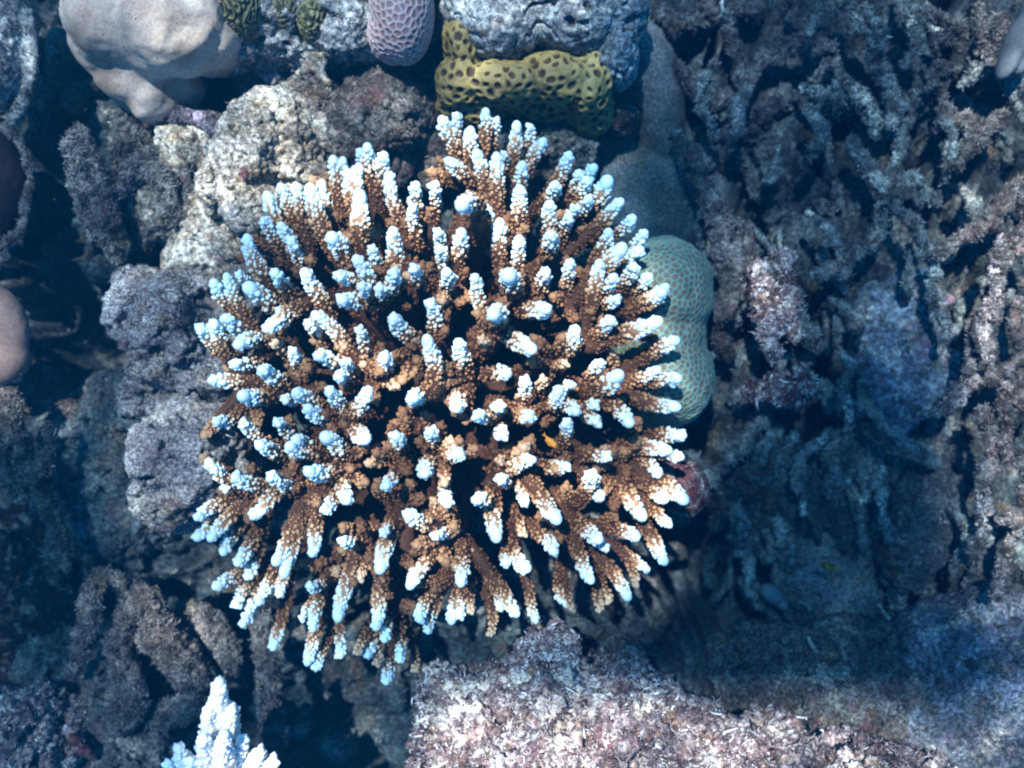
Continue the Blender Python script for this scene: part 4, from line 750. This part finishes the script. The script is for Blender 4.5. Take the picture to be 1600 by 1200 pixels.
# ------------------------------------------------------------------ rubble that fills the gaps, and the reef floor
def rubble():
    rr = np.random.RandomState(31); s = Shape()
    for k in range(300):
        x, y = rr.uniform(-120, 1720), rr.uniform(-110, 1310)
        if (x-CX)**2+(y-CY)**2 < 270**2: continue
        if (x-120)**2/60**2+(y-540)**2/110**2 < 1 or (x-350)**2+(y-150)**2 < 45**2: continue
        z = rr.uniform(-0.31, -0.25)
        if rr.rand() < 0.62:
            a_ = rr.uniform(0, 6.28) if x < 1100 else rr.normal(1.4, 0.7); L = rr.uniform(25, 75); r0 = rr.uniform(7, 15)
            dx, dy = math.cos(a_)*L, math.sin(a_)*L; b_ = rr.normal(size=2)*12; dz = rr.normal()*0.02
            s.tube([(x-dx, y-dy, z-dz, r0*0.8), (x+b_[0], y+b_[1], z+0.008, r0), (x+dx, y+dy, z+dz, r0*0.6)], wob=0.006)
        else:
            s.ell(x, y, z, rr.uniform(14, 42), rr.uniform(14, 42), rr.uniform(0.012, 0.03), rr.uniform(0, 180), sub=2)
    v, f = s.remesh(0.0027); v = displace(v, f, [(0.006, 0.03, 'fbm', 3), (0.0035, 0.010, 'billow', 3), (0.0012, 0.004, 'fbm', 2)], 50)
    o = link('coral_rubble', new_mesh('coral_rubble', v, f), M['tealrock'], kind='stuff', label='jumble of silty dead coral rubble filling the gaps of the reef', category='rubble')
    tv, tf, tr = turf(v, f, 50000, 0.0036, 78)
    link('algal_turf', new_mesh('algal_turf', tv, tf, {'rnd': tr}, smooth=False), M['t_teal'], o, kind='stuff')
rubble()
def floor():
    def axis(h, fine, outer):
        a = list(np.arange(-h, h+1e-6, fine)); x = h; st = fine
        while x < outer: st *= 1.18; x += st; a.append(x); a.insert(0, -x)
        return np.array(a)
    xs = axis(0.58, 0.0024, 3.0); ys = axis(0.45, 0.0024, 3.0)
    X, Y = np.meshgrid(xs, ys); v = np.stack([X.ravel(), Y.ravel(), np.zeros(X.size)], 1)
    rim = np.clip((np.hypot(v[:, 0]/0.62, v[:, 1]/0.5)-1), 0, 1)
    wv = v.copy(); wv[:, 0] += 0.03*fbm(v, 0.09, 2, seed=21); wv[:, 1] += 0.03*fbm(v, 0.09, 2, seed=22)
    an = np.clip((v[:, 0]-0.10)/0.15, 0, 1)                        # the right side is strung with upright webs of dead branches
    wa = wv.copy(); wa[:, 1] *= (1-0.58*an)
    h = -0.285+0.035*fbm(v, 0.13, 3, seed=1)
    r1 = fbm(wa, 0.042, 3, 'ridge', 0.45, seed=2); h += 0.040*np.clip(r1, -0.8, 1)
    r2 = fbm(wa+0.3, 0.020, 3, 'ridge', 0.5, seed=12); h += 0.016*r2*(1-0.5*an)
    pit = fbm(wa, 0.055, 2, seed=31); pit = np.clip((pit-0.16)/0.14, 0, 1); h -= 0.11*pit*pit*(3-2*pit)
    h += 0.006*fbm(v, 0.010, 3, 'billow', seed=3)+0.0018*fbm(v, 0.004, 2, seed=4)
    h += 0.10*rim*(0.6+0.5*fbm(v, 0.2, 3, seed=7))
    for (px, py, r_, dz) in [(1350, 700, 200, .03), (1380, 250, 250, .045), (130, 540, 75, -.2), (1200, 980, 90, -.12), (1100, 930, 110, -.12), (450, 1120, 90, -.10), (1060, 850, 70, -.10), (20, 950, 110, -.16), (360, 150, 40, -.1), (480, 140, 30, -.05), (130, 300, 60, -.05), (1500, 650, 40, -.05), (1150, 330, 50, -.04), (1330, 100, 30, -.06), (100, 700, 80, .05), (250, 300, 80, .05), (1560, 500, 80, .05)]:
        p = P(px, py, -0.3); d = np.hypot(v[:, 0]-p[0], v[:, 1]-p[1])/W(r_, -0.3); h += dz*np.exp(-d*d)
    v[:, 2] = h
    ny, nx = X.shape; i = np.arange(ny-1)[:, None]*nx; j = np.arange(nx-1)[None]
    f = np.stack([i+j, i+j+1, i+nx+j+1, i+nx+j], -1).reshape(-1, 4)
    o = link('reef_floor', new_mesh('reef_floor', v, f), M['tealrock'], kind='structure')
    ins = (np.abs(v[f[:, 0], 0]) < 0.56) & (np.abs(v[f[:, 0], 1]) < 0.43)
    tv, tf, tr = turf(v, f[ins], 60000, 0.0036, 77)
    link('algal_turf', new_mesh('algal_turf', tv, tf, {'rnd': tr}, smooth=False), M['t_teal'], None, kind='stuff', label='short silty algae growing over the reef floor', category='algae')
floor()

# ------------------------------------------------------------------ unseen sheet added over the camera; its patches dim and brighten the sunlight
def sun_pattern_sheet():
    n = 260; xs = np.linspace(-2.6, 2.6, n); X, Y = np.meshgrid(xs, xs)
    v = np.stack([X.ravel(), Y.ravel(), np.zeros(X.size)], 1); v[:, 2] = 1.15+0.012*fbm(v, 0.6, 3, seed=9)
    i = np.arange(n-1)[:, None]*n; j = np.arange(n-1)[None]; f = np.stack([i+j, i+j+1, i+n+j+1, i+n+j], -1).reshape(-1, 4)
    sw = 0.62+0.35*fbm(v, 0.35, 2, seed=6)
    for (px, py, z, rx, ry, a_) in SUN_PATCHES:
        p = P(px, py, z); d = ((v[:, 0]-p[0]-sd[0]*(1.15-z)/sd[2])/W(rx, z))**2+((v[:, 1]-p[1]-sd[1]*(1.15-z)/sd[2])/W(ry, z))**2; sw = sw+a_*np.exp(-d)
    m = bpy.data.materials.new('sun_pattern'); m.use_nodes = True; nt = m.node_tree; nt.nodes.clear()
    out = nd(nt, 'ShaderNodeOutputMaterial'); tr = nd(nt, 'ShaderNodeBsdfTransparent'); nt.links.new(tr.outputs[0], out.inputs[0])
    tc = nd(nt, 'ShaderNodeTexCoord'); mp = nd(nt, 'ShaderNodeMapping'); nt.links.new(tc.outputs['Object'], mp.inputs[0])
    wn = nd(nt, 'ShaderNodeTexNoise'); wn.inputs['Scale'].default_value = 7; wn.inputs['Detail'].default_value = 1
    nt.links.new(mp.outputs[0], wn.inputs['Vector'])
    vm = nd(nt, 'ShaderNodeVectorMath', operation='MULTIPLY_ADD'); vm.inputs[1].default_value = (0.12, 0.12, 0)
    nt.links.new(wn.outputs['Color'], vm.inputs[0]); nt.links.new(mp.outputs[0], vm.inputs[2])
    vo = nd(nt, 'ShaderNodeTexVoronoi', feature='DISTANCE_TO_EDGE'); vo.inputs['Scale'].default_value = 9
    nt.links.new(vm.outputs[0], vo.inputs['Vector'])
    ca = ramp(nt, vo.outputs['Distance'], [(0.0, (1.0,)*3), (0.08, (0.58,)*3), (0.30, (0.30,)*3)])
    lr = ramp(nt, attr(nt, 'sun_patch'), [(0.0, (0.035, 0.09, 0.15)), (0.5, (0.38, 0.50, 0.62)), (1.0, (0.98, 1.0, 1.04))])
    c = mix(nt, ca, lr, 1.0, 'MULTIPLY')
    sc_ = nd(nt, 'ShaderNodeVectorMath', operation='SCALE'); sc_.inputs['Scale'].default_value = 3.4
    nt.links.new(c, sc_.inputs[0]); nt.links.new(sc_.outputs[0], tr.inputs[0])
    o = link('sun_pattern_sheet', new_mesh('sun_pattern_sheet', v, f, {'sun_patch': np.clip(sw, 0, 1)}), m, kind='structure')
SUN_PATCHES = [(820, 1040, -0.1, 190, 35, -0.35), (1500, 1050, -0.15, 110, 70, -0.35), (300, 1110, -0.2, 200, 90, -0.35), (90, 700, -0.2, 90, 100, -0.2), (400, 430, -0.04, 130, 220, -0.22), (1290, 780, -0.2, 200, 250, -1.1), (1270, 240, -0.2, 230, 280, -0.55), (1250, 1010, -0.2, 300, 55, -1.0), (1120, 910, -0.2, 110, 110, -0.9), (1030, 800, -0.06, 80, 130, 0.9), (1230, 1190, -0.09, 230, 55, 0.7), (150, 560, -0.25, 50, 90, -0.5), (700, 1000, -0.25, 60, 40, -0.4), (850, 620, -0.03, 280, 300, 0.5), (560, 650, -0.03, 260, 330, 0.25), (900, 1190, -0.08, 420, 80, 0.8), (1590, 500, -0.12, 60, 480, 1.0), (1540, 420, -0.13, 70, 120, 0.4),
 (420, 280, -0.12, 120, 120, 0.5), (200, 50, -0.1, 150, 100, 0.3), (40, 900, -0.2, 140, 260, -0.9), (480, 1140, -0.2, 160, 70, -1.0), (345, 1150, -0.01, 75, 75, 2.2), (10, 530, -0.13, 55, 100, 2.4), (820, 60, -0.13, 160, 90, 0.1), (130, 500, -0.2, 70, 160, -0.8), (1190, 480, -0.16, 50, 130, 0.4), (260, 1000, -0.16, 70, 60, 0.5), (1030, 330, -0.25, 90, 140, -0.7)]  # hand-aimed bright and dark spots of sunlight, added on the sheet
sun_pattern_sheet()

def silt():
    rr = np.random.RandomState(77); iv, fv = ICO[1]; n = 90; V = []
    for k in range(n):
        p = P(rr.uniform(0, 1600), rr.uniform(0, 1200), rr.uniform(-0.12, 0.12)); V.append(p+iv*rr.uniform(0.00018, 0.00042))
    F = (fv[None]+np.arange(n)[:, None, None]*len(iv)).reshape(-1, 3)
    link('drifting_silt', new_mesh('drifting_silt', np.concatenate(V), F), M['pale'], kind='stuff', label='tiny pale specks of silt drifting in the water', category='silt')
silt()
# ------------------------------------------------------------------ the water itself, as one closed box of even density
def haze():
    V = np.array([(x, y, z) for x in (-2.4, 2.4) for y in (-2.4, 2.4) for z in (-1.6, 0.9)]); F = np.array([(0, 1, 3, 2), (4, 6, 7, 5), (0, 4, 5, 1), (2, 3, 7, 6), (0, 2, 6, 4), (1, 5, 7, 3)])
    m = bpy.data.materials.new('sea_water'); m.use_nodes = True; nt = m.node_tree; nt.nodes.clear()
    out = nd(nt, 'ShaderNodeOutputMaterial'); pv = nd(nt, 'ShaderNodeVolumePrincipled'); nt.links.new(pv.outputs[0], out.inputs['Volume'])
    pv.inputs['Color'].default_value = (0.012, 0.38, 0.82, 1); pv.inputs['Density'].default_value = HAZE; pv.inputs['Anisotropy'].default_value = 0.2
    link('haze', new_mesh('haze', V, F, smooth=False), m, kind='stuff')
HAZE = 0.07
haze()

for nm, gr in (('dead_branching_coral', 'dead branching corals around the living ones'), ('crusted_rock', 'crusted rocks round the big coral'), ('fish', 'tiny fish'), ('crusted_rubble_mass', 'crusted dead coral masses on the right'), ('coral_shard', 'white coral shards'), ('brain_coral', 'small brain corals along the top'), ('red_sponge', 'small red sponges'), ('silty_slope', 'silty slopes')):
    for o in bpy.data.objects:
        if o.parent is None and o.name.split('.')[0] == nm: o['group'] = gr
